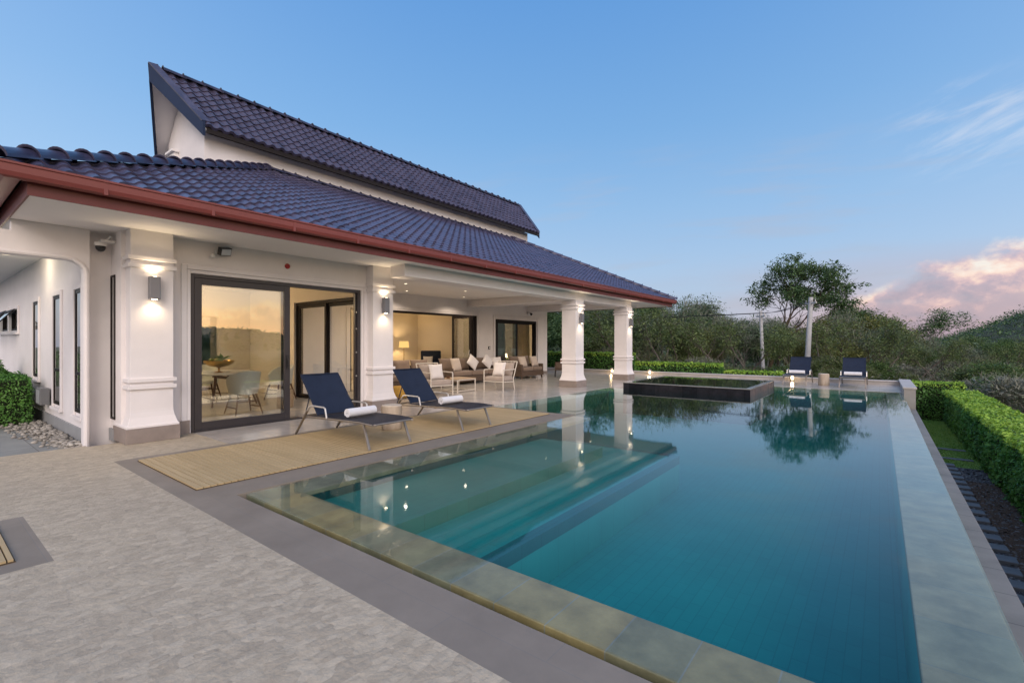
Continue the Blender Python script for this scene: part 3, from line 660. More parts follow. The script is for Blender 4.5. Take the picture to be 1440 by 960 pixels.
# lower garden strip to the right
mb = MB(); mb.box(.80, 3.0, 13.9, 21.7, -1.30, -1.215); struct(mb.build('lawn', M['lawn']))
mb = MB(); mb.box(.80, 1.72, -6, 13.9, -1.30, -1.215); struct(mb.build('gravel_bed', M['gravel_bed']))
mb = MB(); mb.box(1.30, 1.72, 3.0, 12.6, -1.212, -1.205); mb.box(1.72, 3.0, -6, 13.9, -1.30, -1.20); struct(mb.build('mulch_bed', M['mulch']))
y = 2.6; first = None; k = 0
while y < 14.0:
    if first is None:
        mb = MB(); mb.box(-.23, .23, -.11, .11, -.02, .035); first = mb.build('stepping_stone', M['stepstone'], bevel=.008); o = first
        tag(o, 'dark slate stepping stone in the gravel strip below the pool edge', 'stepping stone', 'slate stepping stones beside the overflow edge')
    else: o = first.copy(); COL.objects.link(o)
    o.location = (1.07 + rng.uniform(-.02, .02), y, -1.21); o.rotation_euler = (0, 0, rng.uniform(-.03, .03)); y += .405
for yy in (14.75, 16.0):
    o = first.copy(); COL.objects.link(o); o.location = (1.30, yy, -1.222); o.scale = (1.6, .75, 1)
    o['label'] = 'narrow slate stepping stone set into the lawn strip, ' + ('nearer' if yy < 15 else 'farther') + ' one'; del o['group']
def scatter_quads(name, pts, size, mat, parent=None, flat=0.0, seed=1, aspect=1.0, up=None):
    """many small leaf-like quads at the given points, each its own island"""
    g = np.random.default_rng(seed); pts = np.asarray(pts, dtype=np.float64); n = len(pts)
    a = g.normal(size=(n, 3)); 
    nrm = g.normal(size=(n, 3)); nrm[:, 2] = np.abs(nrm[:, 2]) + flat
    if up is not None: nrm = nrm + np.asarray(up) * 1.3
    nrm /= np.linalg.norm(nrm, axis=1, keepdims=True)
    t = a - nrm * np.sum(a * nrm, axis=1, keepdims=True); t /= np.linalg.norm(t, axis=1, keepdims=True); b = np.cross(nrm, t)
    s = size * np.exp(g.normal(-.05, .32, size=(n, 1)))
    t = t * s; b = b * s * aspect
    bend = nrm * s * .25
    V = np.stack([pts - t, pts + b * .5 + bend * .3, pts + t - bend, pts - b * .5 + bend * .3], axis=1).reshape(-1, 3)
    F = np.arange(4 * n).reshape(n, 4)
    return np_mesh(name, V, F, mat, parent)
g = np.random.default_rng(5)
n = 5200; P = np.stack([g.uniform(.85, 1.7, n), g.uniform(2.6, 13.8, n), np.full(n, -1.205)], axis=1)
stuff(scatter_quads('gravel', P, .020, M['gravel'], flat=1.5, seed=4, aspect=1.6))
n = 16000; P = np.stack([g.uniform(.82, 1.75, n), g.uniform(13.92, 21.6, n), g.uniform(-1.213, -1.19, n)], axis=1)
stuff(scatter_quads('lawn_grass', P, .022, M['grass'], flat=0, seed=8, aspect=.35))

# ---------------------------------------------------------------- hedges
def hedge(name, label, x0, x1, y0, y1, z0, z1, dens, size, seed, top=True, group=None, round_=.0):
    g = np.random.default_rng(seed)
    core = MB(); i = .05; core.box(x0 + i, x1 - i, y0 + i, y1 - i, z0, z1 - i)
    L, W, H = x1 - x0, y1 - y0, z1 - z0
    pts = []; ups = []; mi = []
    for ax, (n_, area) in {'x0': ((-1, 0, 0), W * H), 'x1': ((1, 0, 0), W * H), 'y0': ((0, -1, 0), L * H), 'y1': ((0, 1, 0), L * H), 'z1': ((0, 0, 1), L * W)}.items():
        k = int(area * dens)
        a = g.random((k, 3)) * np.array([L, W, H]) + np.array([x0, y0, z0])
        jit = np.abs(g.normal(0, .022, k)) - .03
        wob = .035 * np.sin(a[:, 0] * 2.3 + seed) * np.cos(a[:, 1] * 1.9) + .02 * np.sin(a[:, 2] * 7 + a[:, 1] * 5)
        if ax == 'x0': a[:, 0] = x0 - jit + wob
        if ax == 'x1': a[:, 0] = x1 + jit + wob
        if ax == 'y0': a[:, 1] = y0 - jit + wob
        if ax == 'y1': a[:, 1] = y1 + jit + wob
        if ax == 'z1': a[:, 2] = z1 + jit * 1.3 + wob
        pts.append(a); ups.append(np.tile(np.array(n_, float), (k, 1)))
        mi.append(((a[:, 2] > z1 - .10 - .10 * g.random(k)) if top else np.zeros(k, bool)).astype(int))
    pts = np.concatenate(pts); ups = np.concatenate(ups); mi = np.concatenate(mi)
    root = thing(name, label, 'hedge', ((x0 + x1) / 2, (y0 + y1) / 2, z0), group=group)
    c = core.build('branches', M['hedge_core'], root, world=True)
    o = scatter_quads('leaf_or_twig_quads', pts - np.array(root.location), size, [M['leaf_hedge'], M['leaf_hedge_top']], root, seed=seed, aspect=.9, up=ups)
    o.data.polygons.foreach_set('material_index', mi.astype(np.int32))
    return root
hedge('clipped_hedge', 'long clipped bright green hedge running beside the lawn and slate stepping stones', 1.72, 2.5, 1.5, 21.5, -1.2, -.12, 900, .034, 11)
hedge('clipped_hedge', 'dark green clipped hedge crossing behind the end of the lawn strip', .85, 2.25, 21.75, 22.6, -1.2, .08, 900, .034, 12)
hedge('clipped_hedge', 'tallest clipped hedge behind the boundary wall, seen between the terrace columns', -17.5, -9.75, 22.0, 22.8, -1.2, .95, 520, .045, 13)
hedge('clipped_hedge', 'mid-height clipped hedge between two grey posts behind the boundary wall', -9.45, -5.55, 22.0, 22.7, -1.2, .52, 560, .045, 14)
hedge('clipped_hedge', 'low strip of clipped hedge just topping the boundary wall beside a sun lounger', -5.35, -3.2, 22.0, 22.7, -1.2, .24, 560, .045, 15)
hedge('clipped_hedge', 'square dark green hedge on the side path against the slit-window wall', -16.2, -12.45, .35, 1.50, -.08, .80, 2000, .021, 16, top=False)
def topiary():
    t = thing('topiary_ball', 'round clipped shrub showing above the square hedge by the side path', 'shrub', (-15.2, 1.0, -.08))
    g = np.random.default_rng(3); n = 1500; d = g.normal(size=(n, 3)); d /= np.linalg.norm(d, axis=1, keepdims=True)
    mb = MB(); mb.lathe([(.03, 0), (.03, .7)], n=8); mb.build('stem', M['bark_brown'], t)
    scatter_quads('crown', d * .38 * g.uniform(.85, 1.05, (n, 1)) + np.array([0, 0, .98]), .035, M['leaf_hedge'], t, seed=3, up=d)
topiary()
for x, zt, lab in ((-9.58, .92, 'grey post between the tall and the mid-height hedge'), (-5.45, .50, 'grey post between the mid-height and the low hedge'), (2.36, .12, 'slim pale post at the corner where two hedges meet')):
    mb = MB(); mb.box(-.045, .045, -.045, .045, -1.25, zt); mb.square_lathe([(.01, zt), (.01, zt + .02), (-.02, zt + .04)], 0, 0, .045, .045)
    o = mb.build('fence_post', M['post'], loc=(x, 22.25 if x < 0 else 22.3, 0)); tag(o, lab, 'post')
# loose pebbles by the slit-window wall
def pebbles():
    g = np.random.default_rng(21); V = []; F = []
    ico = bmesh.new(); bmesh.ops.create_icosphere(ico, subdivisions=1, radius=1); iv = np.array([v.co[:] for v in ico.verts]); ifc = np.array([[v.index for v in f.verts] for f in ico.faces]); ico.free()
    for k in range(1100):
        x = g.uniform(-12.6, -9.2); y = 1.66 - abs(g.normal(0, .17)) * (.5 + (-9.2 - x) * .3) - .02
        s = g.uniform(.018, .042); sc = np.array([s * g.uniform(.8, 1.5), s * g.uniform(.7, 1.1), s * .6]); a = g.uniform(0, 6.3)
        q = iv * sc * (1 + g.normal(0, .06, iv.shape)); q = np.stack([q[:, 0] * np.cos(a) - q[:, 1] * np.sin(a), q[:, 0] * np.sin(a) + q[:, 1] * np.cos(a), q[:, 2]], axis=1)
        F.append(ifc + len(iv) * k); V.append(q + np.array([x, y, -.08 + sc[2] * .6 + (.04 if g.random() < .25 else 0)]))
    stuff(np_mesh('pebbles', np.concatenate(V), np.concatenate(F), M['pebble'], smooth=True))
pebbles()
# ---------------------------------------------------------------- villa
V0 = thing('villa', 'white single-storey villa with navy tiled hip roof, red gutters and a raised gabled roof tower', 'house', (-14, 11, 0))
SZ = 3.10                                   # soffit height
def wall_x(mb, x0, x1, y0, y1, z0, z1, ops):  # wall whose faces look along X; ops = (ya, yb, za, zb)
    ops = sorted(ops); y = y0
    for a, b, za, zb in ops:
        if a > y: mb.box(x0, x1, y, a, z0, z1)
        if za > z0: mb.box(x0, x1, a, b, z0, za)
        if zb < z1: mb.box(x0, x1, a, b, zb, z1)
        y = b
    if y < y1: mb.box(x0, x1, y, y1, z0, z1)
def wall_y(mb, y0, y1, x0, x1, z0, z1, ops):
    ops = sorted(ops); x = x0
    for a, b, za, zb in ops:
        if a > x: mb.box(x, a, y0, y1, z0, z1)
        if za > z0: mb.box(a, b, y0, y1, z0, za)
        if zb < z1: mb.box(a, b, y0, y1, zb, z1)
        x = b
    if x < x1: mb.box(x, x1, y0, y1, z0, z1)
SLITS = [(-13.82, -13.20, .77, 2.28), (-11.72, -11.09, .37, 2.28), (-10.02, -9.56, .37, 2.28)]
AWN = [(-19.0, -17.5, 1.76, 2.26), (-17.3, -15.9, 1.75, 2.24)]
D1 = (2.86, 6.03, 0, 2.57); D2 = (8.3, 14.0, 0, 2.52); W3 = (15.13, 18.1, .02, 2.44); D4 = (-12.4, -9.6, 0, 2.52)
PS = (-9.26, -9.036, .30, 2.47)
# outer walls
mb = MB(); wall_x(mb, -8.95, -8.75, 2.16, 6.5, 0, SZ, [D1]); mb.build('wall', M['white'], V0, world=True)
mb = MB(); wall_y(mb, 1.70, 1.90, -20, -9.28, -.1, SZ, SLITS + AWN); wall_y(mb, 1.975, 2.155, -9.28, -8.76, 0, SZ, [(PS[0], PS[1], PS[2], PS[3])]); mb.box(-9.48, -9.28, 1.9, 2.155, -.1, SZ)
mb.build('wall', M['white'], V0, world=True)
mb = MB(); wall_x(mb, -12.8, -12.6, 6.7, 19.0, 0, SZ, [D2, W3]); mb.box(-20, -12.8, 18.8, 19.0, 0, SZ); mb.box(-20.2, -20, 1.7, 19.0, -.1, SZ); mb.build('wall', M['white'], V0, world=True)
mb = MB(); wall_y(mb, 6.5, 6.7, -12.8, -8.76, 0, SZ, [D4]); mb.build('wall', M['white'], V0, world=True)
# interior linings: dining room, living room, bedroom
def room(x0, x1, y0, y1, zc, skip=()):
    mb = MB()
    if 'x0' not in skip: mb.box(x0 - .08, x0, y0, y1, .01, zc)
    if 'y0' not in skip: mb.box(x0, x1, y0 - .03, y0, .01, zc)
    if 'y1' not in skip: mb.box(x0, x1, y1, y1 + .03, .01, zc)
    mb.build('inner_wall', M['inside'], V0, world=True)
    mb = MB(); mb.box(x0 - .08, x1, y0 - .03, y1 + .03, zc, zc + .04); mb.build('inner_ceiling', M['inside_ceil'], V0, world=True)
    mb = MB(); mb.box(x0 - .08, x1, y0 - .03, y1 + .03, -.06, .003); mb.build('inner_floor', M['marble'], V0, world=True)
mb = MB(); wall_x(mb, -15.2, -15.0, 2.2, 6.46, .01, 2.95, [(5.15, 5.62, .5, 2.2)]); mb.build('inner_wall', M['inside'], V0, world=True)
mb = MB(); mb.box(-15.21, -15.19, 5.15, 5.62, .5, 2.2); mb.build('inner_window', M['glass_win'], V0, world=True)
room(-14.99, -8.952, 2.2, 6.46, 2.95, skip=('x0', 'y1'))
mb = MB(); wall_y(mb, 6.462, 6.498, -14.99, -8.952, .01, 2.95, [D4]); mb.build('inner_wall', M['inside'], V0, world=True)
room(-16.7, -12.802, 6.75, 14.5, 2.9); room(-16.7, -12.802, 14.6, 18.75, 2.9)
# ceiling / soffit over everything inside the eaves
ex0, ex1, ey0, ey1 = -21.2, -7.44, .88, 21.38
mb = MB(); mb.box(ex0, ex1, ey0, ey1, SZ, SZ + .05); mb.build('soffit', M['soffit'], V0, world=True)
# dropped beams along the terrace columns
mb = MB(); mb.box(-8.30, -7.83, 6.45, 17.88, 2.85, SZ - .002); mb.box(-12.598, -8.302, 13.42, 13.96, 2.85, SZ - .002); mb.box(-12.598, -8.302, 17.36, 17.88, 2.85, SZ - .002)
mb.build('beam', M['white'], V0, world=True)
# fascia and gutter
mb = MB(); f = .022
mb.box(ex1, ex1 + f, ey0 - f, ey1 + f, 3.08, 3.31); mb.box(ex0 - f, ex0, ey0 - f, ey1 + f, 3.08, 3.31); mb.box(ex0, ex1, ey0 - f, ey0, 3.08, 3.31); mb.box(ex0, ex1, ey1, ey1 + f, 3.08, 3.31)
mb.build('fascia', M['red_dark'], V0, world=True)
def gutter():
    mb = MB()
    # moulded gutter profile (outwards, up) swept round the eaves as a mitred loop
    prof = [(.035, 3.215), (.105, 3.208), (.135, 3.225), (.150, 3.27), (.152, 3.345), (.166, 3.355), (.166, 3.377), (.120, 3.377), (.118, 3.25), (.040, 3.25)]
    vs = []; n = len(prof)
    for o, z in prof:
        vs += [(ex1 + f + o, ey0 - f - o * 1.75, z), (ex1 + f + o, ey1 + f + o, z), (ex0 - f - o, ey1 + f + o, z), (ex0 - f - o, ey0 - f - o * 1.75, z)]
    fs = []
    for i in range(n):
        j = (i + 1) % n
        for q in range(4): fs.append((i * 4 + q, i * 4 + (q + 1) % 4, j * 4 + (q + 1) % 4, j * 4 + q))
    mb.add(vs, fs)
    g_ = mb.build('gutter', M['red'], V0, world=True)
    # joint collars
    y = ey0 + .62
    while y < ey1:
        mb = MB(); mb.box(ex1 + f + .10, ex1 + f + .1535, y - .02, y + .02, 3.205, 3.35); mb.box(ex1 + f + .11, ex1 + f + .1675, y - .02, y + .02, 3.352, 3.3785); mb.build('joint', M['red'], g_, world=True); y += 1.15
    x = ex1 - .45
    while x > ex1 - 5: mb = MB(); mb.box(x - .035, x + .035, ey0 - f - .270, ey0 - f - .18, 3.202, 3.35); mb.build('joint', M['red'], g_, world=True); x -= .62
gutter()

# ---- roof tiles
def wave(u, pitch=.24):
    t = (u / pitch) % 1.0
    return np.where(t < .58, np.where(t < 1, .044, 0) * np.sin(np.pi * np.minimum(t, .58) / .58) ** .8, -.010 * np.sin(np.pi * (t - .58) / .42))
def tile_plane(mb, o, U, Sdir, N, slope_len, limL, limR, course=.25, pitch=.24, seg=8):
    """o origin at the eave, U along it, Sdir up the slope, N outwards; courses step over one another"""
    o = np.array(o, float); U = np.array(U, float); Sd = np.array(Sdir, float); N = np.array(N, float)
    nc = int(math.ceil(slope_len / course)); g = np.random.default_rng(2)
    for c in range(nc):
        s0 = c * course - (.06 if c == 0 else .02); s1 = min((c + 1) * course, slope_len)
        lo = min(limL(max(s0, 0)), limL(s1)); hi = max(limR(max(s0, 0)), limR(s1))
        us = np.arange(math.floor(lo / (pitch / seg)) * pitch / seg, hi + pitch / seg, pitch / seg)
        rows = []
        for s, lift in ((s0, -.008), (s0, .032), (s0, .032), (s1, .004)):
            uu = np.clip(us, limL(max(s, 0)), limR(max(s, 0))); h = wave(us, pitch)
            jit = .004 * np.sin(np.floor(us / pitch) * 12.9 + c * 7.7)
            base = lift if lift != -.008 else -.008 - .03
            rows.append(o + uu[:, None] * U + s * Sd + (h + base + jit)[:, None] * N)
        k = len(us); V = np.concatenate(rows); F = []
        keep = np.abs(np.diff(np.clip(us, limL(max(s0, 0)), limR(max(s0, 0))))) + np.abs(np.diff(np.clip(us, limL(s1), limR(s1)))) > 1e-5
        for a, b in ((0, 1), (2, 3)):
            i = np.arange(k - 1)[keep]
            F.append(np.stack([a * k + i, a * k + i + 1, b * k + i + 1, b * k + i], axis=1))
        off = len(mb.v); mb.v += [tuple(p) for p in V]; F = np.concatenate(F) + off
        mb.f += [tuple(int(q) for q in r) for r in F]; mb.mi += [0] * len(F)
def caps(mb, p0, p1, r=.115, length=.43, up=(0, 0, 1)):
    p0 = Vector(p0); p1 = Vector(p1); L = (p1 - p0).length; d = (p1 - p0).normalized(); upv = Vector(up)
    side = d.cross(upv).normalized(); upn = side.cross(d).normalized(); n = int(L / length); n8 = 9
    for k in range(n + 1):
        a = p0 + d * (k * length - .03); b = p0 + d * min(L, (k + 1) * length + .02)
        vs = []
        for p, rr, hh in ((a, r * 1.16, .035), (a, r * .98, .02), (b, r, .0)):
            for q in range(n8 + 1):
                t = math.pi * q / n8; vs.append(p + side * (math.cos(t) * rr) + upn * (math.sin(t) * rr * .95 + hh - .02))
        w = n8 + 1; fs = []
        for i in (0, 1):
            for q in range(n8): fs.append((i * w + q, i * w + q + 1, (i + 1) * w + q + 1, (i + 1) * w + q))
        mb.add(vs, fs)
TX = -12.6; T2 = -15.2; TY0, TY1 = 4.4, 17.4       # tower walls
tanp = .490; pl = math.sqrt(1 + tanp * tanp); cp, sp = 1 / pl, tanp / pl
EX = -7.34; EY0, EY1 = .64, 21.48; EXB = -21.3; ez = 3.36
run = EX - TX
roof_lo = bpy.data.objects.new('roof', None)
mb = MB()
Lf = EY1 - EY0
tile_plane(mb, (EX, EY0, ez), (0, 1, 0), (-cp, 0, sp), (sp, 0, cp), run * pl, lambda s: s * cp, lambda s: Lf - s * cp)
Ln = EX - EXB
rn = TY0 - EY0
tile_plane(mb, (EX, EY0, ez), (-1, 0, 0), (0, cp, sp), (0, -sp, cp), 5.5 * pl, lambda s: s * cp, lambda s: Ln - s * cp)
tile_plane(mb, (EX, EY1, ez), (-1, 0, 0), (0, -cp, sp), (0, sp, cp), 5.5 * pl, lambda s: s * cp, lambda s: Ln - s * cp)
tile_plane(mb, (EXB, EY0, ez), (0, 1, 0), (cp, 0, sp), (-sp, 0, cp), (T2 - EXB) * pl, lambda s: s * cp, lambda s: Lf - s * cp, seg=4)
roof = mb.build('roof', M['tile'], V0, world=True, smooth=True)
# hip caps and the capped flashing against the tower
for sx, sy, ux, uy in ((EX, EY0, -1, 1), (EX, EY1, -1, -1), (EXB, EY0, 1, 1), (EXB, EY1, 1, -1)):
    L = 5.30; mb = MB()
    caps(mb, (sx - ux * .02, sy - uy * .02, ez + .05), (sx + ux * L, sy + uy * L, ez + tanp * L + .05)); mb.build('ridge_cap', M['tile'], roof, world=True, smooth=True)
mb = MB(); caps(mb, (TX + .10, EY0 + run, ez + tanp * run + .02), (TX + .10, EY1 - run, ez + tanp * run - .01), r=.075, length=.34)
mb.build('ridge_cap', M['tile'], roof, world=True, smooth=True)
mb = MB()   # sarking under the tiles
t_ = .06; z1 = ez + tanp * run
mb.add([(EX, EY0, ez - t_), (EX, EY1, ez - t_), (TX, EY1 - run, z1 - t_), (TX, EY0 + run, z1 - t_), (EXB, EY0, ez - t_), (EXB, EY1, ez - t_), (EXB + run, EY1 - run, z1 - t_), (EXB + run, EY0 + run, z1 - t_)],
       [(0, 1, 2, 3), (0, 3, 7, 4), (1, 5, 6, 2), (5, 4, 7, 6)])
mb.build('roof_deck', M['frame_dark'], roof, world=True)

# ---- raised roof tower
UXE = -12.28; UXR = -13.9; UXL = 2 * UXR - UXE; uze, uzr = 6.47, 8.08; tanu = (uzr - uze) / (UXE - UXR) * 1.0
slope_w = UXE - UXR; sl_len = math.hypot(slope_w, uzr - uze); cu, su = slope_w / sl_len, (uzr - uze) / sl_len
YE0, YR0, YR1, YE1 = 4.30, 3.72, 18.55, 17.8
mb = MB()     # walls: long sides and pentagon gables
mb.box(TX - .15, TX, TY0, TY1, 4.2, 6.40); mb.box(T2, T2 + .15, TY0, TY1, 4.2, 6.40)
zt_ = lambda x: uzr - .16 - abs(x - UXR) * (uzr - uze) / slope_w
for ya, yb in ((TY0 + .002, TY0 + .15), (TY1 - .15, TY1 - .002)):
    poly = [(T2 + .152, 4.2), (TX - .152, 4.2), (TX - .152, zt_(TX - .152)), (UXR, zt_(UXR)), (T2 + .152, zt_(T2 + .152))]
    mb.prism(poly, lambda x, z: (x, ya, z), lambda x, z: (x, yb, z))
tower = mb.build('tower_wall', M['white'], V0, world=True)
mb = MB(); mb.box(-14.70, -14.30, TY0 - .10, TY0, 5.9, 6.35); mb.box(-14.75, -14.25, TY0 - .16, TY0, 6.35, 6.40); mb.build('vent', M['soffit'], tower, world=True)
mb = MB()
LL = YE1 - YE0
limL = lambda s: -(YE0 - YR0) * s / sl_len; limR = lambda s: LL + (YR1 - YE1) * s / sl_len
tile_plane(mb, (UXE, YE0, uze), (0, 1, 0), (-cu, 0, su), (su, 0, cu), sl_len, limL, limR)
tile_plane(mb, (UXL, YE0, uze), (0, 1, 0), (cu, 0, su), (-su, 0, cu), sl_len, limL, limR, seg=5)
uroof = mb.build('upper_roof', M['tile_up'], V0, world=True, smooth=True)
mb = MB(); caps(mb, (UXR, YR0 + .25, uzr + .03), (UXR, YR1, uzr + .03), r=.11); mb.build('ridge_cap', M['tile_up'], uroof, world=True, smooth=True)
mb = MB(); q = .07     # timber deck with white underside
for xe in (UXE, UXL):
    a = [(xe, YE0, uze - q), (xe, YE1, uze - q), (UXR, YR1, uzr - q), (UXR, YR0, uzr - q)]
    b = [(p[0], p[1], p[2] - .05) for p in a]
    mb.add(a + b, [(0, 1, 2, 3), (7, 6, 5, 4), (0, 4, 5, 1), (1, 5, 6, 2), (3, 7, 4, 0)])
mb.build('roof_deck', M['soffit'], uroof, world=True)
mb = MB()     # eave boards
mb.box(UXE - .04, UXE + .012, YE0 + .03, YE1 - .03, uze - .165, uze - .005); mb.box(UXL - .012, UXL + .04, YE0 + .03, YE1 - .03, uze - .165, uze - .005)
mb.build('eave_board', M['frame_dark'], uroof, world=True)
for ye, yr, sg in ((YE0, YR0, -1), (YE1, YR1, 1)):
    for xe, sgx in ((UXE, 1), (UXL, -1)):
        a = (xe + .03 * sgx, ye, uze + .06); b = (UXR, yr, uzr + .10)
        vs = []; mb = MB()
        for (x, y, z) in (a, b):
            dz = .33 if (x, y, z) == a else .42
            vs += [(x, y, z), (x, y + sg * .05, z), (x, y + sg * .05, z - dz), (x, y, z - dz)]
        mb.add(vs, [(0, 1, 2, 3), (7, 6, 5, 4), (0, 4, 5, 1), (1, 5, 6, 2), (2, 6, 7, 3), (3, 7, 4, 0)]); mb.build('barge_board', M['barge'], uroof, world=True)
for ye, yr, sg in ((YE0, YR0, -1), (YE1, YR1, 1)):
    for xe, sgx in ((UXE, 1), (UXL, -1)):
        a = Vector((xe, ye - sg * .03, uze + .085)); b = Vector((UXR, yr - sg * .03, uzr + .125)); mb = MB(); mb.bar(a, b, .20, .03, up=(sgx * su, 0, cu)); mb.build('verge_flashing', M['tile_up'], uroof, world=True)

# ---- piers and columns
def column(cx, cy, h, ztop, zp, base_mat):
    mb = MB()
    prof = [(.062, zp), (.062, zp + .03), (.046, zp + .045), (.034, zp + .085), (.014, zp + .15), (.003, zp + .22), (0, zp + .26)]
    ring = lambda z: [(0, z - .003), (.036, z), (.036, z + .055), (0, z + .058)]
    prof += ring(.775) + ring(.875) + ring(2.545) + ring(2.66)
    prof += [(0, ztop)]
    mb.square_lathe(prof, cx, cy, h, h)
    c = mb.build('column', M['white'], V0, world=True, bevel=.004)
    mb = MB(); mb.square_lathe([(.070, 0), (.070, zp - .002)], cx, cy, h, h); mb.build('plinth', base_mat, c, world=True, bevel=.006)
for cx, cy, zt in ((-8.77, 2.29, SZ - .001), (-8.77, 6.42, SZ - .001), (-8.055, 13.69, 2.849), (-8.055, 17.62, 2.849)):
    h = .262
    column(cx, cy, h, zt, .215, M['plinth'])
# skirtings
mb = MB(); mb.box(-8.748, -8.72, 2.56, 2.84, .0, .215); mb.build('skirting', M['plinth'], V0, world=True); mb = MB(); mb.box(-8.748, -8.72, 6.06, 6.14, .0, .215); mb.build('skirting', M['plinth'], V0, world=True)
mb = MB(); mb.box(-20, -9.31, 1.672, 1.698, -.1, .145); mb.build('skirting', M['plinth_grey'], V0, world=True); mb = MB(); mb.box(-9.27, -9.05, 1.945, 1.973, -.02, .16); mb.build('skirting', M['plinth_grey'], V0, world=True)
mb = MB(); mb.box(-12.598, -12.575, 14.1, 15.0, 0, .12); mb.build('skirting', M['plinth'], V0, world=True); mb = MB(); mb.box(-12.598, -12.575, 18.25, 19.0, 0, .12); mb.build('skirting', M['plinth'], V0, world=True)
# architraves round the openings
def arch_x(x, y0, y1, zt, w=.075, d=.028):
    mb = MB(); mb.box(x, x + d, y0 - w - .06, y0 - .06, 0, zt + .06 + w); mb.box(x, x + d, y1 + .06, y1 + .06 + w, 0, zt + .06 + w); mb.box(x, x + d, y0 - .06, y1 + .06, zt + .06, zt + .06 + w)
    mb.box(x, x + .012, y0 - .055, y0 - .002, 0, zt + .055); mb.box(x, x + .012, y1 + .002, y1 + .055, 0, zt + .055); mb.box(x, x + .012, y0 - .002, y1 + .002, zt + .002, zt + .055)
    mb.build('architrave', M['white'], V0, world=True, bevel=.006)
arch_x(-8.749, D1[0], D1[1], D1[3]); arch_x(-12.599, D2[0], D2[1], D2[3]); arch_x(-12.599, W3[0], W3[1], W3[3], w=.10, d=.05)
for a, b, za, zb in SLITS[:3] + AWN:
    w, d = .08, .03; mb = MB()
    mb.box(a - w, a - .001, 1.67, 1.699, za - .05, zb + w); mb.box(b + .001, b + w, 1.67, 1.699, za - .05, zb + w); mb.box(a - .001, b + .001, 1.67, 1.699, zb + .001, zb + w); mb.box(a - w - .03, b + w + .03, 1.645, 1.699, za - .10, za - .05)
    mb.build('architrave', M['white'], V0, world=True, bevel=.005)
# portal arch over the side path (rounded inner corner)
def portal():
    X0, X1 = -9.25, -9.11; pts = []
    y_in, z_in, rr = 1.625, 2.63, .17
    outer = [(1.698, -.09), (1.698, SZ - .002), (-1.3, SZ - .3), (-1.3, -.09)]
    inner = [(-1.15, -.09), (-1.15, z_in - rr)] + [(-1.15 + rr - rr * math.cos(t), z_in - rr + rr * math.sin(t)) for t in (R(a) for a in (22, 45, 68))] + [(-1.15 + rr, z_in), (y_in - rr, z_in)]
    inner += [(y_in - rr + rr * math.sin(t), z_in - rr + rr * math.cos(t)) for t in (R(a) for a in (22, 45, 68))] + [(y_in, z_in - rr), (y_in, -.09)]
    # right jamb with its rounded corner, beam and left jamb as one outline
    poly = [(1.698, -.09), (1.698, SZ - .002), (.90, SZ - .002), (.90, 2.95), (-1.3, 2.95), (-1.3, -.09)] + inner
    mb = MB(); mb.prism(poly, lambda y, z: (X0, y, z), lambda y, z: (X1, y, z))
    # raised bead following the opening
    bead = [(X1 + .012, y + (.03 if y > 0 else -.03) * (1 if z < z_in - .02 else 0), z + (.03 if z > z_in - .02 else 0)) for y, z in inner]
    mb.tube(bead, .032, 8)
    mb.build('portal', M['white'], V0, world=True, bevel=.006)
portal()
# ---- doors and windows
def sash_x(name, x, y0, y1, z0, z1, w, t, parent, mat, gm, bw=None, world=True):
    mb = MB(); bw = bw or w
    mb.box(x - t / 2, x + t / 2, y0, y0 + w, z0, z1); mb.box(x - t / 2, x + t / 2, y1 - w, y1, z0, z1)
    mb.box(x - t / 2, x + t / 2, y0 + w, y1 - w, z0, z0 + bw); mb.box(x - t / 2, x + t / 2, y0 + w, y1 - w, z1 - w, z1)
    s = mb.build(name, mat, parent, world=world, bevel=.004)
    mb = MB(); mb.add([(x, y0 + w, z0 + bw), (x, y1 - w, z0 + bw), (x, y1 - w, z1 - w), (x, y0 + w, z1 - w)], [(0, 1, 2, 3)]); mb.build('pane', gm, s, world=world)
    return s
# big sliding door: outer frame, sliding leaf at the left with handle, open on the right
mb = MB(); y0, y1, _, zt = D1
mb.box(-8.93, -8.77, y0, y0 + .06, 0, zt); mb.box(-8.93, -8.77, y1 - .07, y1, 0, zt); mb.box(-8.93, -8.77, y0 + .06, y1 - .07, zt - .06, zt); mb.box(-8.93, -8.77, y0 + .06, y1 - .07, .0, .028)
mb.box(-8.825, -8.815, y1 - .10, y1 - .071, .03, zt - .06)
sd = mb.build('sliding_door', M['frame'], V0, world=True, bevel=.004)
lf = sash_x('door_leaf', -8.80, y0 + .065, 4.50, .03, zt - .062, .105, .05, sd, M['frame'], M['glass'], bw=.12)
mb = MB(); mb.box(-8.774, -8.755, 4.425, 4.465, .95, 1.22); mb.tube([(-8.75, 4.445, 1.0), (-8.73, 4.445, 1.02), (-8.73, 4.445, 1.13), (-8.75, 4.445, 1.15)], .011, 8); mb.build('handle', M['plastic_dark'], lf, world=True)
lf2 = sash_x('door_leaf', -8.87, y0 + .068, 4.47, .03, zt - .062, .09, .04, sd, M['frame_dark'], M['glass'], bw=.11)
mb = MB()
for z in (.75, 1.25, 1.75, 2.1): mb = MB(); mb.tube([(-8.80, y1 - .075, z), (-8.80, y1 - .09, z)], .016, 8); mb.build('lock_keep', M['alu_light'], sd, world=True)
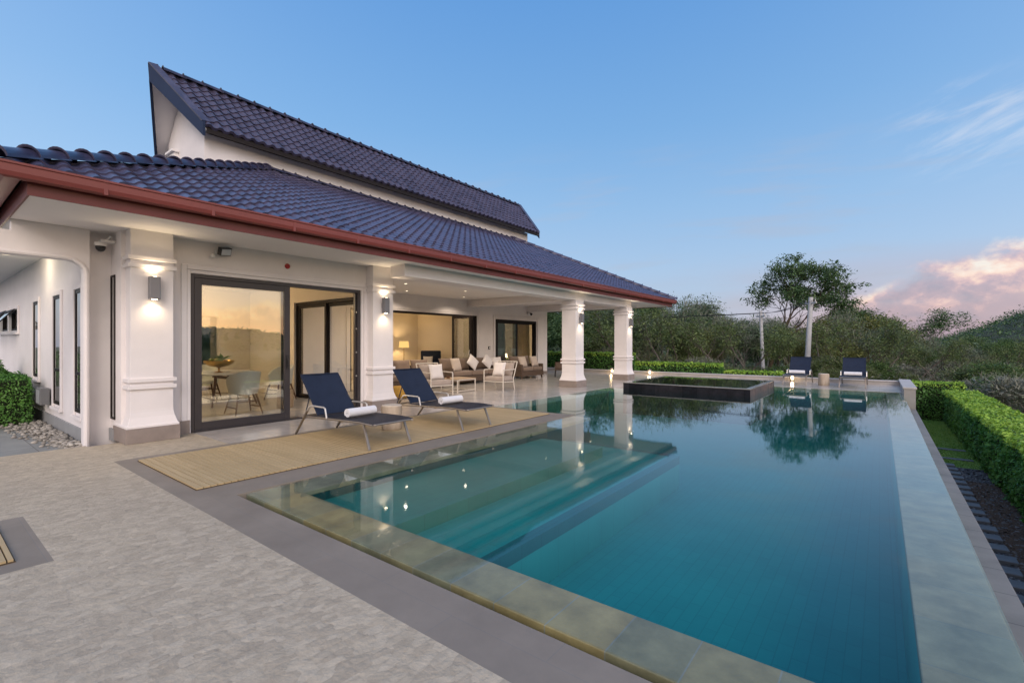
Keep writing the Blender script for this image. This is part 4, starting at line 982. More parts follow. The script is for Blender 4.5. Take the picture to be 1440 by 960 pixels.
# doors between dining room and terrace (looking along Y)
def sash_y(name, y, x0, x1, z0, z1, w, t, parent, mat, gm):
    mb = MB(); mb.box(x0, x0 + w, y - t / 2, y + t / 2, z0, z1); mb.box(x1 - w, x1, y - t / 2, y + t / 2, z0, z1); mb.box(x0 + w, x1 - w, y - t / 2, y + t / 2, z0, z0 + w); mb.box(x0 + w, x1 - w, y - t / 2, y + t / 2, z1 - w, z1)
    s = mb.build(name, mat, parent, world=True, bevel=.004)
    mb = MB(); mb.add([(x0 + w, y, z0 + w), (x1 - w, y, z0 + w), (x1 - w, y, z1 - w), (x0 + w, y, z1 - w)], [(0, 1, 2, 3)]); mb.build('pane', gm, s, world=True)
    return s
mb = MB(); mb.box(D4[0], D4[0] + .06, 6.51, 6.69, 0, 2.52); mb.box(D4[1] - .06, D4[1], 6.51, 6.69, 0, 2.52); mb.box(D4[0] + .06, D4[1] - .06, 6.51, 6.69, 2.45, 2.52)
td = mb.build('terrace_door', M['frame_dark'], V0, world=True, bevel=.004)
sash_y('door_leaf', 6.57, D4[0] + .062, -10.98, .02, 2.448, .085, .04, td, M['frame_dark'], M['glass']); sash_y('door_leaf', 6.63, -11.05, D4[1] - .062, .02, 2.448, .085, .04, td, M['frame_dark'], M['glass'])
# folding door to the living room
mb = MB(); y0, y1, _, zt = D2; mb.box(-12.78, -12.62, y0, y0 + .06, 0, zt); mb.box(-12.78, -12.62, y1 - .06, y1, 0, zt); mb.box(-12.78, -12.62, y0 + .06, y1 - .06, zt - .07, zt)
fd = mb.build('folding_door', M['frame_dark'], V0, world=True, bevel=.004)
sash_x('door_leaf', -12.68, 12.87, y1 - .062, .02, zt - .072, .085, .045, fd, M['frame_dark'], M['glass_mirror'])
for k, (yy, ln) in enumerate(((12.80, .95), (12.68, .95))):   # leaves folded outwards
    mb = MB(); w = .085; x0, x1 = -12.66 , -12.66 + ln
    mb.box(x0, x0 + w, yy - .022, yy + .022, .03, zt - .075); mb.box(x1 - w, x1, yy - .022, yy + .022, .03, zt - .075); mb.box(x0 + w, x1 - w, yy - .022, yy + .022, .03, .03 + w); mb.box(x0 + w, x1 - w, yy - .022, yy + .022, zt - .075 - w, zt - .075)
    s = mb.build('door_leaf', M['frame_dark'], fd, world=True, bevel=.004)
    mb = MB(); mb.add([(x0 + w, yy, .03 + w), (x1 - w, yy, .03 + w), (x1 - w, yy, zt - .075 - w), (x0 + w, yy, zt - .075 - w)], [(0, 1, 2, 3)]); mb.build('pane', M['glass'], s, world=True)
    if k == 1:
        mb = MB(); mb.tube([(x1 - .04, yy - .024, 1.0), (x1 - .04, yy - .06, 1.02), (x1 - .04, yy - .06, 1.16), (x1 - .04, yy - .024, 1.18)], .011, 8); mb.build('handle', M['alu_light'], s, world=True)
# bedroom window door
mb = MB(); y0, y1, z0, zt = W3; mb.box(-12.78, -12.61, y0, y0 + .14, 0, zt); mb.box(-12.78, -12.61, y1 - .10, y1, 0, zt); mb.box(-12.78, -12.61, y0 + .14, y1 - .10, zt - .09, zt); mb.box(-12.78, -12.61, y0 + .14, y1 - .10, 0, .04)
bwn = mb.build('window', M['frame_dark'], V0, world=True, bevel=.004)
sash_x('window_sash', -12.66, y0 + .145, 16.72, .045, zt - .092, .07, .04, bwn, M['frame_dark'], M['glass_mirror']); sash_x('window_sash', -12.71, 16.66, y1 - .105, .045, zt - .092, .07, .04, bwn, M['frame_dark'], M['glass'])
# slit windows and top-hung windows on the end wall
def slit(a, b, za, zb, y, mull=None, w=.06):
    mb = MB()
    mb.box(a, a + w, y - .010, y + .010, za, zb); mb.box(b - w, b, y - .010, y + .010, za, zb); mb.box(a + w, b - w, y - .010, y + .010, za, za + w); mb.box(a + w, b - w, y - .010, y + .010, zb - w, zb)
    if mull: mb.box(a + w, b - w, y - .010, y + .010, mull, mull + .05)
    s = mb.build('window', M['frame_dark'], V0, world=True, bevel=.004)
    mb = MB(); mb.add([(a + w, y, za + w), (b - w, y, za + w), (b - w, y, zb - w), (a + w, y, zb - w)], [(0, 1, 2, 3)]); mb.build('pane', M['glass_win'], s, world=True)
for q in SLITS: slit(*q, 1.694, mull=.95 if q[2] < .5 else None)
slit(PS[0], PS[1], .30, 2.47, 1.970, w=.028)
for a, b, za, zb in AWN:
    mb = MB(); w = .07; ya, yb = 1.62, 1.27     # sash swung out at the bottom
    pt = lambda x, t: (x, ya + (yb - ya) * t, zb + (za - zb) * t * .92)
    for (xa, xb, ta, tb) in ((a, a + w, 0, 1), (b - w, b, 0, 1), (a + w, b - w, 0, .14), (a + w, b - w, .86, 1)):
        vs = [pt(xa, ta), pt(xb, ta), pt(xb, tb), pt(xa, tb)]; vs += [(p[0], p[1] + .035, p[2] + .012) for p in vs]
        mb.add(vs, [(0, 1, 2, 3), (7, 6, 5, 4), (0, 4, 5, 1), (1, 5, 6, 2), (2, 6, 7, 3), (3, 7, 4, 0)])
    mb.box(a, a + .05, 1.72, 1.78, za, zb); mb.box(b - .05, b, 1.72, 1.78, za, zb); mb.box(a + .05, b - .05, 1.72, 1.78, za, za + .05); mb.box(a + .05, b - .05, 1.72, 1.78, zb - .05, zb)
    s = mb.build('top_hung_window', M['frame_dark'], V0, world=True)
    mb = MB(); vs = [pt(a + w, .14), pt(b - w, .14), pt(b - w, .86), pt(a + w, .86)]; vs = [(p[0], p[1] + .017, p[2]) for p in vs]; mb.add(vs, [(0, 1, 2, 3)]); mb.build('pane', M['glass_win'], s, world=True)

# ---------------------------------------------------------------- lamps and wall fittings
def sconce():
    t = thing('wall_lamp', '', 'wall lamp', group='grey up-and-down wall lamps')
    mb = MB(); mb.box(.035, .135, -.065, .065, -.165, .165); b = mb.build('housing', M['sconce'], t, bevel=.006)
    mb = MB(); mb.box(0, .036, -.045, .045, -.05, .05); mb.build('bracket', M['sconce'], t)
    mb = MB()
    for s in (-1, 1): mb.lathe([(.036, s * .1665), (.036, s * .168)], (.085, 0, 0), 12)
    mb.build('bulb', M['lamp_glow'], t)
    light('lamp_beam', 'SPOT', (.085, 0, .18), 11, parent=t, size=.03, rot=(R(180), 0, 0), spot=R(135), blend=.9)
    light('lamp_beam', 'SPOT', (.085, 0, -.18), 8, parent=t, size=.03, rot=(0, 0, 0), spot=R(135), blend=.9)
    return t
sc = sconce(); SX = -8.508
for i, (x, y, lab) in enumerate(((SX, 2.29, 'lit grey up-and-down wall lamp on the end pier left of the sliding door'), (SX, 6.42, 'lit grey up-and-down wall lamp on the pier right of the sliding door'), (-7.793, 13.69, 'lit grey wall lamp on the nearer free-standing terrace column'), (-7.793, 17.62, 'lit grey wall lamp on the farther free-standing terrace column'))):
    if i == 0: sc.location = (x, y, 2.255); sc['label'] = lab
    else: dup(sc, (x, y, 2.255), 0, lab)
def small(name, lab, cat, loc, fn, rotz=0, group=None):
    t = thing(name, lab, cat, loc, rotz, group); fn(t); return t
def dome_cam(t):
    mb = MB(); mb.lathe([(.075, 0), (.075, -.035), (.068, -.05)], n=20); mb.build('base', M['plastic_white'], t, smooth='auto')
    mb = MB(); mb.lathe([(.062, -.05), (.062, -.075), (.05, -.105), (.03, -.125), (.0, -.132)], n=20); mb.build('dome', M['plastic_dark'], t, smooth=True)
    mb = MB(); mb.box(-.02, .14, -.02, .14, .002, .03); mb.tube([(.06, .06, .03), (.10, .10, .10)], .02, 8); mb.build('bracket', M['plastic_white'], t)
small('security_camera', 'dark dome security camera hanging at the outer corner of the end pier', 'camera', (-9.12, 1.82, 2.93), dome_cam)
def flood(t):
    mb = MB(); mb.box(.0, .03, -.05, .05, -.05, .05); mb.tube([(.03, 0, 0), (.08, .02, .0)], .015, 8); mb.build('bracket', M['plastic_white'], t)
    mb = MB(); rot = Matrix.Rotation(R(25), 3, 'Y') @ Matrix.Rotation(R(20), 3, 'Z')
    def pbox(m, c, d):
        vs = []
        for z in (-1, 1):
            for i, j in ((-1, -1), (1, -1), (1, 1), (-1, 1)): vs.append(Vector((.13, .06, .0)) + rot @ Vector((c[0] + i * d[0], c[1] + j * d[1], c[2] + z * d[2])))
        m.add(vs, [(3, 2, 1, 0), (4, 5, 6, 7), (0, 1, 5, 4), (1, 2, 6, 5), (2, 3, 7, 6), (3, 0, 4, 7)])
    pbox(mb, (0, 0, 0), (.04, .10, .065)); mb.build('lamp_head', M['plastic_dark'], t, bevel=.006)
    mb = MB(); pbox(mb, (.042, 0, 0), (.003, .085, .05)); mb.build('lens', M['lens'], t)
    mb = MB(); mb.lathe([(.035, -.05), (.04, -.09), (.028, -.12)], (.06, -.09, .0), 12); mb.build('sensor', M['plastic_white'], t, smooth=True)
small('floodlight', 'unlit black floodlight with white motion sensor above the sliding door', 'floodlight', (-8.748, 3.25, 2.97), flood)
def alarm(t):
    mb = MB(); mb.lathe([(.05, 0), (.05, .02), (.03, .05), (.0, .06)], n=16); o = mb.build('dome', M['red_plastic'], t, smooth=True); o.rotation_euler = (0, R(90), 0)
    mb = MB(); mb.box(-.002, .004, -.055, .055, -.055, .055); mb.build('base', M['plastic_white'], t)
small('alarm_light', 'small red alarm light on the wall above the sliding door', 'alarm', (-8.748, 4.43, 2.88), alarm)
def spotl(t):
    mb = MB(); mb.lathe([(.06, 0), (.06, .03)], n=16); o = mb.build('base', M['plastic_white'], t); o.rotation_euler = (0, R(90), 0)
    for s in (-1, 1):
        mb = MB(); mb.tube([(.04, s * .06, 0), (.13, s * .13, -.05)], [.045, .06], 14); mb.build('lamp_head', M['plastic_dark'] if s > 0 else M['plastic_white'], t, smooth='auto')
small('twin_spotlight', 'unlit twin spotlight above the curtained window at the end of the terrace', 'spotlight', (-12.598, 17.45, 2.78), spotl)
def swp(t):
    mb = MB(); mb.box(0, .03, -.05, .05, -.06, .06); mb.build('plate', M['plastic_dark'], t, bevel=.005)
    mb = MB(); mb.box(.031, .036, -.03, .03, -.03, .03); mb.build('button', M['plastic_white'], t)
small('switch_panel', 'black switch panel on the terrace wall left of the curtained window', 'switch', (-12.598, 14.72, 1.25), swp)
def ubox(t):
    mb = MB(); mb.box(-.20, .20, -.13, 0, -.15, .15); mb.build('case', M['pot_grey'], t, bevel=.01)
    mb = MB(); mb.box(-.17, .17, -.136, -.131, -.12, .12); mb.build('cover', M['plinth_grey'], t, bevel=.004)
small('utility_box', 'small grey utility box on the end wall above the pebbles', 'utility box', (-12.1, 1.665, .48), ubox)
# recessed ceiling lights along the terrace soffit
def down():
    t = thing('ceiling_downlight', '', 'downlight', group='recessed ceiling lights')
    mb = MB(); mb.lathe([(.06, 0), (.062, -.012), (.045, -.012), (.043, -.004)], n=20, cap=False); mb.build('rim', M['plastic_white'], t, smooth='auto')
    mb = MB(); mb.lathe([(.043, -.004), (.042, -.006)], n=16); mb.build('bulb', M['down_glow'], t)
    light('lamp_beam', 'SPOT', (0, 0, -.03), 80, col=(1, .82, .64), parent=t, size=.04, rot=(0, 0, 0), spot=R(150), blend=.8)
    return t
dl = down(); n_ = 0
for (x, y, z, lab) in [(-10.4, 8.6, SZ, 'near the pier'), (-10.4, 11.0, SZ, 'over the coffee table'), (-10.4, 15.6, SZ, 'over the loveseat'), (-11.8, 9.8, SZ, 'over the long sofa'), (-11.8, 12.4, SZ, 'by the folded door leaves'), (-10.6, 19.6, SZ, 'beyond the farther column')]:
    lab = 'small recessed ceiling light in the terrace soffit ' + lab
    if n_ == 0: dl.location = (x, y, z); dl['label'] = lab
    else: dup(dl, (x, y, z), 0, lab)
    n_ += 1
def dim(o):
    for c in o.children:
        if c.type == 'LIGHT': c.data = dimmed
dimmed = [c for c in dl.children if c.type == 'LIGHT'][0].data.copy(); dimmed.energy = 17
for (x, y, lab) in [(-10.4, 3.4, 'nearest the sliding door'), (-10.4, 5.3, 'beside the open doorway'), (-12.6, 3.8, 'over the dining table end'), (-12.6, 5.4, 'over the dining table'), (-14.3, 4.5, 'at the back wall')]:
    o = dup(dl, (x, y, 2.948), 0, 'small recessed ceiling light in the dining room ' + lab); dim(o); o['group'] = 'dining room ceiling lights'
for (x, y, lab) in [(-14.2, 9.2, 'near the standing lamp'), (-14.2, 11.6, 'over the living room'), (-15.6, 13.4, 'over the navy chair')]:
    o = dup(dl, (x, y, 2.898), 0, 'small recessed ceiling light in the living room ' + lab); dim(o); o['group'] = 'living room ceiling lights'
dup(dl, (-14.2, 16.6, 2.898), 0, 'small recessed ceiling light in the curtained bedroom')['group'] = 'bedroom ceiling lights'
# soft room light from the rooms' own ceiling lamps, and the passage lamp under the portal soffit
def cove(name, lab, loc, size, e, cat='ceiling lamp', col=(1, .75, .46)):
    t = thing(name, lab, cat, loc)
    mb = MB(); mb.lathe([(size, 0), (size * 1.02, -.03), (size * .9, -.06)], n=28); mb.build('base', M['plastic_white'], t, smooth='auto')
    mb = MB(); mb.lathe([(size * .88, -.0605), (size * .6, -.085), (0, -.09)], n=28); mb.build('diffuser', emit('lamp_diffuser_glow', (1, .8, .55), 2.5), t, smooth=True)
    light('lamp_light', 'POINT', (0, 0, -.25), e, col=col, parent=t, size=.16)
cove('ceiling_lamp', 'round ceiling lamp lighting the dining room', (-13.6, 3.3, 2.948), .20, 95)
cove('ceiling_lamp', 'round ceiling lamp lighting the living room', (-14.6, 8.4, 2.898), .22, 115)
cove('ceiling_lamp', 'round ceiling lamp in the curtained bedroom', (-14.6, 16.6, 2.898), .18, 45)
cove('ceiling_lamp', 'round lamp under the soffit of the side passage', (-12.2, 1.15, SZ - .002), .12, 15, col=(1, .86, .62))
def lantern(t):
    mb = MB(); mb.box(-.07, .07, -.07, .07, -.16, -.145); mb.box(-.07, .07, -.07, .07, .06, .08)
    for i in (-1, 1):
        for j in (-1, 1): mb.box(i * .06 - .006, i * .06 + .006, j * .06 - .006, j * .06 + .006, -.145, .06)
    mb.lathe([(.05, .08), (.02, .12), (.0, .125)], n=12); mb.build('frame', M['sconce'], t)
    mb = MB(); mb.lathe([(.03, -.10), (.042, -.06), (.042, .0), (.02, .03)], n=12); mb.build('candle', M['lantern_glow'], t, smooth=True)
    light('lamp_light', 'POINT', (0, -.12, -.02), 3, col=(1, .68, .36), parent=t, size=.06)
for x, lab in ((-10.05, 'small glowing lantern at the boundary wall just left of the farther column'), (-8.2, 'small glowing lantern at the boundary wall just right of the farther column'), (-2.62, 'small glowing lantern at the boundary wall behind a sun lounger')):
    small('lantern', lab, 'lantern', (x, 20.74, .16), lantern, group='lanterns along the boundary wall')
# ---------------------------------------------------------------- furniture
def make_lounger(label, group):
    t = thing('sun_lounger', label, 'sun lounger', group=group)
    W = .335
    mb = MB()          # side rails and cross tubes
    for s in (-1, 1): mb.tube([(-.90, s * W, .285), (-.2, s * W, .315), (.70, s * W, .345), (.98, s * W, .335), (1.02, s * (W - .03), .335)], .017, 8)
    for x, z in ((-.86, .285), (.99, .335), (.25, .315)): mb.tube([(x, -W, z), (x, W, z)], .014, 8)
    mb.build('frame', M['alu'], t, smooth='auto')
    for s in (-1, 1):
        mb = MB(); mb.bar((.78, s * W, .335), (.93, s * (W + .012), .0), .035, .022, up=(1, 0, 0)); mb.build('leg', M['alu'], t, bevel=.004)
        mb = MB(); mb.bar((-.62, s * (W + .02), .40), (-.97, s * (W + .02), .0), .035, .022, up=(1, 0, 0)); mb.build('leg', M['alu'], t, bevel=.004)
        mb = MB(); mb.tube([(-.63, s * (W + .02), .39), (-.56, s * (W + .02), .465), (-.50, s * (W + .02), .48), (-.17, s * (W + .02), .48), (-.13, s * (W + .02), .465), (-.09, s * (W + .02), .325)], .013, 8); mb.build('armrest', M['alu_light'], t, smooth='auto')
    # seat sling, sagging slightly between the rails
    def sling(pts, w, th):
        vs = []; n = 8
        for sd in (0, 1):
            for (x, z, nx, nz) in pts:
                for j in range(n + 1):
                    a = -1 + 2 * j / n; sag = .018 * (1 - a * a)
                    vs.append((x - nx * (sag + sd * th), a * w, z - nz * (sag + sd * th)))
        k = len(pts) * (n + 1); fs = []
        for i in range(len(pts) - 1):
            for j in range(n):
                q = i * (n + 1) + j; fs.append((q, q + n + 1, q + n + 2, q + 1)); fs.append((k + q + 1, k + q + n + 2, k + q + n + 1, k + q))
        for i in range(len(pts) - 1):
            q = i * (n + 1); fs.append((q, k + q, k + q + n + 1, q + n + 1)); q += n; fs.append((q + n + 1, k + q + n + 1, k + q, q))
        for j in range(n):
            fs.append((j + 1, k + j + 1, k + j, j)); q = (len(pts) - 1) * (n + 1) + j; fs.append((q, k + q, k + q + 1, q + 1))
        return MB().add(vs, fs)
    sling([(-.40, .345, 0, 1), (0, .348, 0, 1), (.4, .360, 0, 1), (.75, .366, 0, 1), (1.0, .352, 0, 1)], W + .012, .012).build('seat', M['navy_seat'], t, smooth='auto')
    nx, nz = .75, .66
    bk = sling([(-.385, .355, nx, nz), (-.55, .545, nx, nz), (-.72, .745, nx, nz), (-.875, .925, nx, nz)], W - .005, .012).build('backrest', M['navy'], t, smooth='auto')
    mb = MB()
    for s in (-1, 1): mb.tube([(-.38, s * (W - .015), .34), (-.885, s * (W - .015), .925)], .012, 8)
    mb.tube([(-.885, -(W - .015), .925), (-.885, W - .015, .925)], .012, 8)
    for s in (-1, 1): mb.tube([(-.66, s * (W - .05), .66), (-.82, s * (W - .05), .29)], .009, 6)
    mb.build('back_frame', M['navy'], bk, smooth='auto')
    return t
lg = make_lounger('navy sun lounger on the wooden deck in front of the sliding door', 'navy sling sun loungers')
LX = -6.29
for i, (x, y, rz, lab) in enumerate(((LX, 4.17, 0, 'navy sun lounger on the wooden deck in front of the sliding door'), (LX, 5.96, 0, 'navy sun lounger on the wooden deck in front of the lit pier'), (-2.31, 19.66, -R(90), 'navy sun lounger by the far boundary wall, between the spa and the stump stool'), (-.70, 19.66, -R(90), 'navy sun lounger by the far boundary wall, right of the stump stool'))):
    o = lg if i == 0 else dup(lg, (x, y, 0), rz, lab)
    o.location = (x, y, .021 if i < 2 else 0.0); o.rotation_euler = (0, 0, rz)
def towel_mesh():
    mb = MB(); n = 44; L = .24; th = .016; pts = []
    for k in range(n + 1):
        a = k / n * 2.6 * 2 * math.pi; r = .018 + .045 * k / n; pts.append((r * math.cos(a), r * math.sin(a), a))
    vs = []
    for s in (-1, 1):
        for (x, z, a) in pts:
            for q in (-1, 1): vs.append((x + math.cos(a) * q * th * .5, s * L, z + math.sin(a) * q * th * .5))
    m = 2 * (n + 1); fs = []
    for k in range(n):
        i = k * 2
        fs += [(i, i + 1, i + 3, i + 2), (m + i + 2, m + i + 3, m + i + 1, m + i), (i + 1, m + i + 1, m + i + 3, i + 3), (i + 2, m + i + 2, m + i, i)]
    fs += [(0, m, m + 1, 1), (2 * n + 1, m + 2 * n + 1, m + 2 * n, 2 * n)]
    mb.add(vs, fs); return mb
tw = towel_mesh().build('rolled_towel', M['towel'], smooth='auto')
for i, (x, y, z, rz, lab) in enumerate(((LX + .27, 4.15, .445, R(3), 'rolled white towel on the lounger in front of the sliding door'), (LX + .30, 5.97, .445, -R(2), 'rolled white towel on the lounger in front of the lit pier'), (-2.31, 19.40, .424, R(90), 'rolled white towel on the far lounger between the spa and the stump stool'), (-.70, 19.40, .424, R(88), 'rolled white towel on the far lounger right of the stump stool'))):
    o = tw if i == 0 else tw.copy()
    if i: COL.objects.link(o)
    o.location = (x, y, z); o.rotation_euler = (0, 0, rz); tag(o, lab, 'towel', 'rolled white towels')
def stump(lab, loc):
    t = thing('stump_stool', lab, 'stool', loc, group='tree stump stools'); g = np.random.default_rng(9); n = 28
    mb = MB(); vs = []; prof = [(.15, 0), (.165, .03), (.16, .12), (.155, .22), (.165, .33), (.160, .385)]
    for r, z in prof:
        for q in range(n):
            a = 2 * math.pi * q / n; rr = r * (1 + .07 * math.sin(3 * a + 1) + .04 * math.sin(7 * a + z * 9)); vs.append((rr * math.cos(a), rr * math.sin(a), z))
    fs = [(i * n + q, i * n + (q + 1) % n, (i + 1) * n + (q + 1) % n, (i + 1) * n + q) for i in range(len(prof) - 1) for q in range(n)] + [tuple(range(n - 1, -1, -1))]
    mb.add(vs, fs); mb.build('body', M['stump'], t, smooth='auto')
    mb = MB(); top = [(.158 * (1 + .07 * math.sin(3 * a + 1) + .04 * math.sin(7 * a + .385 * 9)) * math.cos(a), .158 * (1 + .07 * math.sin(3 * a + 1) + .04 * math.sin(7 * a + .385 * 9)) * math.sin(a)) for a in (2 * math.pi * q / n for q in range(n))]
    mb.prism(top, lambda x, y: (x, y, .383), lambda x, y: (x * .97, y * .97, .40)); mb.build('top', M['stump_top'], t)
stump('pale stump stool on the wooden deck between the two near loungers', (-6.42, 5.02, .021)); stump('pale stump stool on the far terrace between the two far loungers', (-1.52, 19.35, 0))

def armchair(label, loc, rotz):          # faces local +x
    t = thing('armchair', label, 'armchair', loc, rotz, 'cream framed terrace armchairs')
    w, d = .35, .36
    for s in (-1, 1):
        mb = MB(); mb.tube([(d, s * w, 0), (d, s * w, .60), (d - .02, s * w, .625), (-.32, s * w, .625), (-.36, s * w, .60)], .016, 8); mb.build('armrest', M['alu_white'], t, smooth='auto')
        mb = MB(); mb.tube([(-.46, s * w, .86), (-.22, s * w, .33), (-.30, s * w, 0)], .016, 8); mb.build('leg', M['alu_white'], t, smooth='auto')
    mb = MB()
    for s in (-1, 1): mb.tube([(d, s * w, .27), (-.25, s * w, .24)], .015, 8)
    for x, z in ((d, .27), (-.25, .24), (-.46, .86)): mb.tube([(x, -w, z), (x, w, z)], .015, 8)
    for k in range(-2, 3): mb.tube([(-.24, k * .13, .3), (-.455, k * .13, .86)], .007, 6)
    mb.build('frame', M['alu_white'], t, smooth='auto')
    mb = MB(); mb.block(-.24, d + .01, -w + .02, w - .02, .28, .42, .04); mb.build('seat', M['seat_cushion'], t, smooth=True)
    mb = MB(); mb.cushion((-.29, 0, .62), .62, .16, .46, Matrix.Rotation(R(90), 3, 'Z') @ Matrix.Rotation(R(-22), 3, 'X')); mb.build('backrest', M['seat_cushion'], t, smooth=True)
    return t
armchair('cream framed armchair with white pillow at the near end of the coffee table', (-9.88, 9.22, 0), R(-12))
armchair('cream framed armchair with white pillow at the far end of the coffee table', (-9.35, 11.45, 0), R(-84))
def pillow(label, loc, rz, tilt, mat, size=.46, roll=0.0, group='scatter cushions on the terrace seats'):
    mb = MB(); mb.cushion((0, 0, 0), size, .15, size, n=9)
    o = mb.build('scatter_cushion', mat, smooth=True); tag(o, label, 'cushion', group)
    o.rotation_mode = 'QUATERNION'
    o.rotation_quaternion = (Matrix.Rotation(rz, 3, 'Z') @ Matrix.Rotation(tilt, 3, 'X') @ Matrix.Rotation(roll, 3, 'Y')).to_quaternion(); o.location = loc; return o
q90 = R(90)
pillow('square ivory cushion on the armchair at the near end of the coffee table', (-9.86, 9.24, .64), q90 - R(12), R(-16), M['white_cushion'], .44)
pillow('square ivory cushion on the armchair at the far end of the coffee table', (-9.34, 11.40, .64), R(6), R(-16), M['white_cushion'], .44)
def sofa(label, loc, L, mats=('wicker', 'brown_cushion'), nb=4, group='brown wicker terrace sofas', arms=True):
    # back along local -x, seat faces +x, length along y
    t = thing('wicker_sofa', label, 'sofa', loc, 0, group); h = L / 2
    mb = MB(); mb.box(-.42, .45, -h, h, .10, .30); mb.build('base', M['wicker'], t, bevel=.015)
    mb = MB(); mb.box(-.47, -.38, -h, h, .302, .72); mb.build('back_panel', M['wicker'], t, bevel=.02)
    if arms:
        for s in (-1, 1): mb = MB(); mb.box(-.378, .44, s * h - (.10 if s > 0 else 0), s * h + (0 if s > 0 else .10), .302, .58); mb.build('armrest', M['wicker'], t, bevel=.02)
    k = .1 if arms else 0; w = (L - 2 * k) / nb
    for i in range(nb):
        y0 = -h + k + i * w
        mb = MB(); mb.block(-.36, .47, y0 + .006, y0 + w - .006, .305, .46, .045); mb.build('seat', M[mats[1]], t, smooth=True)
        mb = MB(); mb.cushion((-.26, y0 + w / 2, .68), w - .01, .20, .46, Matrix.Rotation(R(90), 3, 'Z') @ Matrix.Rotation(R(-14), 3, 'X'), puff=.35); mb.build('backrest', M[mats[1]], t, smooth=True)
    for i in (-1, 1):
        for j in (-1, 1): mb = MB(); mb.box(i * .38 - .025 + .01, i * .38 + .025 + .01, j * (h - .06) - .025, j * (h - .06) + .025, 0, .098); mb.build('leg', M['wicker'], t)
    return t
sofa('long brown wicker sofa with taupe cushions in front of the open living room', (-11.75, 9.75, 0), 2.5, nb=3)
sofa('long brown wicker sofa with diamond-set cushions in front of the folded door leaves', (-11.85, 12.85, 0), 2.9, nb=3)
sofa('short brown wicker loveseat below the curtained window', (-11.75, 16.0, 0), 1.55, nb=2)
pillow('square pale cushion at the left end of the diamond-cushion sofa', (-11.55, 11.75, .70), q90 + R(5), R(-18), M['beige_cushion'], .46)
pillow('pale cushion stood on its corner, left of two diamonds on the long sofa', (-11.50, 12.55, .76), q90, R(-20), M['white_cushion'], .46, R(45))
pillow('pale cushion stood on its corner, right of two diamonds on the long sofa', (-11.50, 13.35, .76), q90, R(-20), M['white_cushion'], .46, R(45))
pillow('square white cushion at the right end of the diamond-cushion sofa', (-11.45, 13.85, .70), q90 - R(10), R(-18), M['white_cushion'], .46)
pillow('beige cushion at the near end of the short loveseat', (-11.50, 15.55, .68), q90, R(-20), M['beige_cushion'], .46)
pillow('beige cushion at the far end of the short loveseat', (-11.50, 16.35, .68), q90, R(-20), M['beige_cushion'], .46)
def coffee(t):
    mb = MB()
    for k in range(7): mb.box(-.36 + k * .104, -.36 + k * .104 + .096, -.40, .40, .372, .395)
    mb.build('tabletop', M['wood_table'], t, bevel=.004)
    for i in (-1, 1):
        for j in (-1, 1): mb = MB(); mb.box(i * .34 - .014, i * .34 + .014, j * .38 - .014, j * .38 + .014, 0, .37); mb.build('leg', M['alu_white'], t)
    mb = MB()
    for i in (-1, 1): mb.box(i * .34 - .012, i * .34 + .012, -.365, .365, .03, .052); mb.box(i * .34 - .012, i * .34 + .012, -.365, .365, .345, .369)
    for j in (-1, 1): mb.box(-.325, .325, j * .38 - .012, j * .38 + .012, .03, .052); mb.box(-.325, .325, j * .38 - .012, j * .38 + .012, .345, .369)
    mb.build('stretcher', M['alu_white'], t)
small('coffee_table', 'slatted wooden coffee table with pale frame between the terrace armchairs', 'table', (-10.05, 10.32, 0), coffee)
def ashtray(t):
    mb = MB(); mb.lathe([(.05, 0), (.07, .05), (.062, .05), (.045, .012)], n=16); mb.build('bowl', M['wood_dark'], t, smooth='auto')
small('bowl', 'small dark bowl on the slatted coffee table', 'bowl', (-10.2, 10.05, .396), ashtray)
def pouf(t):
    mb = MB(); vs = []; n = 32; prof = [(.05, 0), (.22, .015), (.28, .09), (.29, .17), (.27, .25), (.19, .31), (.04, .325)]
    for r, z in prof:
        for q in range(n): a = 2 * math.pi * q / n; rr = r * (1 + .025 * math.cos(16 * a)); vs.append((rr * math.cos(a), rr * math.sin(a), z))
    mb.add(vs, [(i * n + q, i * n + (q + 1) % n, (i + 1) * n + (q + 1) % n, (i + 1) * n + q) for i in range(len(prof) - 1) for q in range(n)] + [tuple(range(n - 1, -1, -1)), tuple(len(prof) * n - n + q for q in range(n))])
    mb.build('cover', M['mustard'], t, smooth=True)
small('pouf', 'mustard knitted pouf on the terrace just right of the lit pier', 'pouf', (-10.0, 8.05, 0), pouf)
def farchair(t):
    mb = MB(); mb.box(-.30, .30, -.30, .30, .30, .36); mb.build('base', M['wicker'], t, bevel=.02)
    mb = MB(); mb.box(-.30, .30, .24, .31, .362, .88)
    for s in (-1, 1): mb.box(s * .30 - .03, s * .30 + .03, -.28, .24, .362, .62)
    mb.build('backrest', M['wicker'], t, bevel=.02)
    mb = MB(); mb.block(-.26, .26, -.30, .22, .362, .45, .03); mb.build('seat', M['brown_cushion'], t, smooth=True)
    for i in (-1, 1):
        for j in (-1, 1): mb = MB(); mb.tube([(i * .26, j * .26, .30), (i * .29, j * .29, 0)], .018, 8); mb.build('leg', M['plastic_dark'], t)
small('wicker_chair', 'brown wicker chair past the end of the house wall, seen beside the nearer column', 'chair', (-10.75, 17.35, 0), farchair, rotz=R(-55))
pillow('faded red cushion on the lone wicker chair', (-10.72, 17.30, .64), R(-55), R(-16), M['rust_cushion'], .42)

